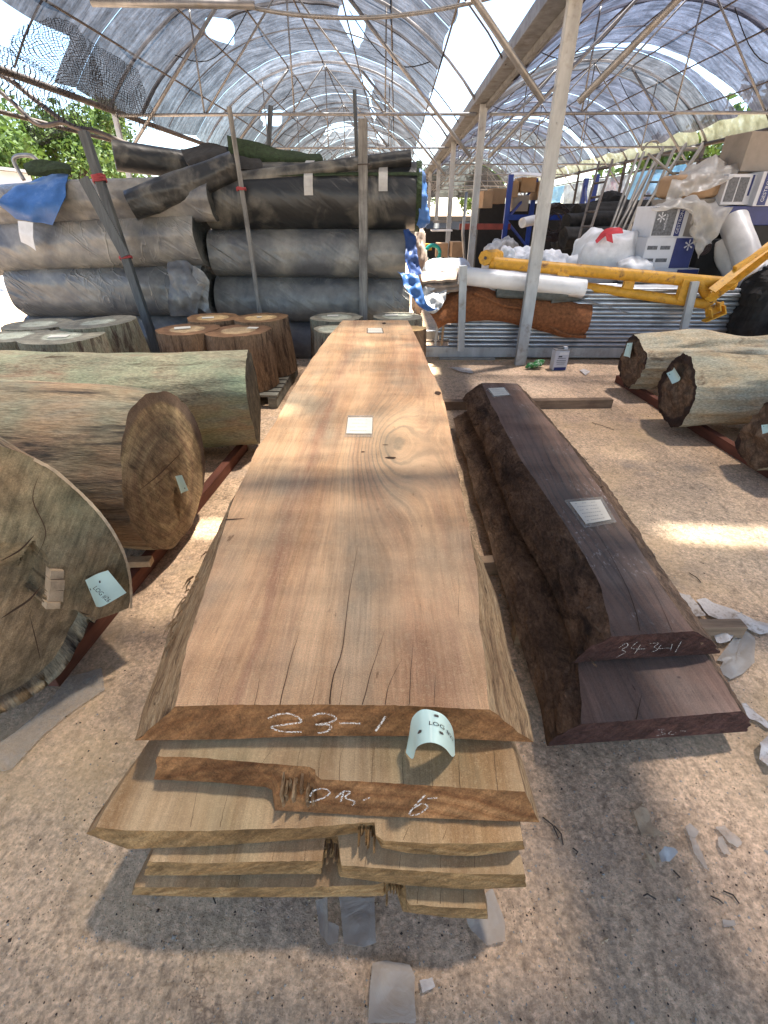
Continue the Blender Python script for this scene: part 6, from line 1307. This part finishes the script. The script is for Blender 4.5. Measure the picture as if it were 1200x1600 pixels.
for k, px in enumerate(([(1068, 1295), (1075, 1290), (1090, 1302), (1085, 1312), (1076, 1312)], [(1074, 1312), (1083, 1312), (1092, 1330), (1105, 1364), (1098, 1360), (1082, 1335)], [(1115, 1295), (1130, 1292), (1145, 1308), (1156, 1322), (1150, 1328), (1135, 1320)], [(1119, 1312), (1125, 1310), (1140, 1338), (1128, 1338), (1120, 1325)], [(1127, 1438), (1145, 1440), (1148, 1448), (1130, 1450)], [(655, 1535), (675, 1530), (680, 1545), (660, 1555)], [(905, 585 - 5), (912, 578), (922, 582), (915, 588)], [(700, 575), (735, 577), (740, 585), (722, 583)])):
    litter('plastic_scrap', ('upper grey flake of the pair at the lower right', 'long grey flake below the upper one', 'grey flake nearest the right edge', 'small grey flake beside the right one', 'tiny grey flake at the lower right corner', 'small pale flake right of the large bottom scrap', 'small pale scrap beside the tin', 'white scrap on the floor before the rack')[k], px, mat='litterw' if k > 4 else 'litter')
litter('foil_scrap', 'shiny silver foil scrap on the right floor', [(1025, 1340), (1033, 1330), (1050, 1332), (1055, 1338), (1042, 1352), (1030, 1352)], mat='silvercloth', amp=.02, cat='foil scrap', group=None)
def twigs():
    mb = MB()
    for (x0, y0, x1, y1) in ((1052, 1360, 1058, 1372), (848, 1277, 873, 1310), (866, 1290, 880, 1320), (1005, 1400, 1025, 1405), (1130, 1392, 1155, 1412), (895, 1325, 900, 1335), (335, 1385, 337, 1412), (1077, 895, 1095, 910), (1000, 870, 1005, 876), (925, 660, 960, 672), (1110, 1400, 1130, 1412), (1080, 1000, 1092, 1002)):
        a_, b_ = atz(x0, y0, .006), atz(x1, y1, .006); m_ = a_.lerp(b_, .5) + V(rnd.uniform(-.01, .01), rnd.uniform(-.01, .01), .004); mb.tube([a_, m_, b_], .0022, 5)
    obj('twigs', mb, M['twig'], kind='stuff', label='small dark twigs and wire bits scattered on the floor')
    mb = MB()
    for k in range(7000):
        x, y = rnd.uniform(-2.2, 3.2) * (1 if k % 2 else .5), abs(rnd.gauss(0, 2.0 if k % 2 else .7)) + .08
        s_ = rnd.uniform(.0012, .0040) * (1 + .3 * y) * (2. if rnd.random() < .03 else 1.); c = V(x, y, s_ * .25); a_ = rnd.random() * 6.28; q = [c + V(math.cos(a_ + k2 * 1.57 + rnd.uniform(-.4, .4)) * s_ * rnd.uniform(.5, 1.2), math.sin(a_ + k2 * 1.57) * s_ * rnd.uniform(.5, 1.2), rnd.uniform(-.2, .1) * s_) for k2 in range(4)]
        mb.add(q + [c + V(0, 0, s_ * .45)], [(0, 1, 4), (1, 2, 4), (2, 3, 4), (3, 0, 4)], (0, 1, 0, 1, 2)[k % 5])
    obj('gravel_crumbs', mb, [M['chip'], M['concbase'], M['twig']], kind='stuff', label='crumbs of grit and bark scattered over the concrete')
twigs()

# ------------------------------------------------------------------ outside
def tree(label, base, h, cr, mat, seed, nleaf=5000, ls=.12):
    r2 = random.Random(seed); root = empty('tree', base, label, 'tree'); mb = MB(); B = V(*base)
    mb.tube([B, B + V(.1, 0, h * .3), B + V(0, .1, h * .62)], [.2, .15, .06], 8)
    cl = []
    for k in range(26):
        p = B + V(r2.gauss(0, .42) * cr, r2.gauss(0, .42) * cr, h * (.62 + r2.uniform(-.28, .36))); cl.append((p, cr * r2.uniform(.22, .46))); mb.tube([B + V(0, 0, h * r2.uniform(.25, .5)), p], [.05, .015], 5)
    obj('trunk', mb, M['trunk'], root, smooth=True); mb = MB()
    for k in range(nleaf):
        c, r_ = cl[k % len(cl)]; d = V(r2.gauss(0, 1), r2.gauss(0, 1), r2.gauss(0, .8)).normalized() * r_ * (r2.random() ** .35); p = c + d
        a = V(r2.gauss(0, 1), r2.gauss(0, 1), r2.gauss(0, 1)).normalized(); b = a.cross(V(r2.gauss(0, 1), r2.gauss(0, 1), r2.gauss(0, 1))).normalized(); s_ = ls * r2.uniform(.6, 1.3)
        mb.add([p - a * s_, p + b * s_ * .45, p + a * s_, p - b * s_ * .45], [(0, 1, 2, 3)])
    tag(obj('crown', mb, mat, root), kind='stuff')
t0 = aty(105, 260, 20.); tree('leafy green tree beyond the left eave between mesh and posts', (t0.x, 20, 0), 4.6, 2.0, M['leafa'], 3, 9000, .10)
t0 = aty(15, 240, 17.); tree('bright yellow green tree at the far left edge', (t0.x - .8, 17, 0), 3.6, 1.9, M['leafa'], 4, 8000, .10)
tree('dark bushy tree far behind the left wall', (-16., 30, 0), 5.5, 3., M['leafb'], 5, 7000, .16)
for k, (x, y, h) in enumerate(((13, 12, 4.2), (14, 20, 5.), (13.5, 28, 4.8), (2, 56, 5.), (9, 58, 6.), (-6, 55, 5.5), (-12, 44, 5.5))):
    tree(('tree outside the right eave nearest the yard', 'middle tree outside the right eave', 'farthest tree outside the right eave', 'green tree beyond the shed end', 'tall tree beyond the right bay end', 'tree beyond the left bay end', 'tree far off past the left eave')[k], (x, y, 0), h, 2.6, M['leafb'] if k % 2 else M['leafa'], 10 + k, 3500, .2)
mb = MB(); mb.box((2.2, 44.6, .75), (13., .2, 1.5)); obj('far_wall', mb, M['darkpost'], label='low dark wall closing the far end of the shed', cat='wall')
def outside_wall():
    a = aty(-60, 262, 11.5); root = empty('pale_shed', (-13.2, 13., 0), 'pale blue white shed outside beyond the left turf stack', 'shed')
    mb = MB(); mb.box((-13.6, 13.8, 1.25), (8.0, 2.4, 2.5)); obj('wall', mb, M['outwall'], root)
    for k in range(32): mb = MB(); mb.box((-17.4 + k * .25, 12.59, 1.25), (.04, .02, 2.46)); obj('wall_rib', mb, M['outwall'], root)
    mb = MB(); mb.box((-13.6, 13.7, 2.54), (8.3, 2.8, .06)); obj('roof', mb, M['galvcol'], root)
outside_wall()
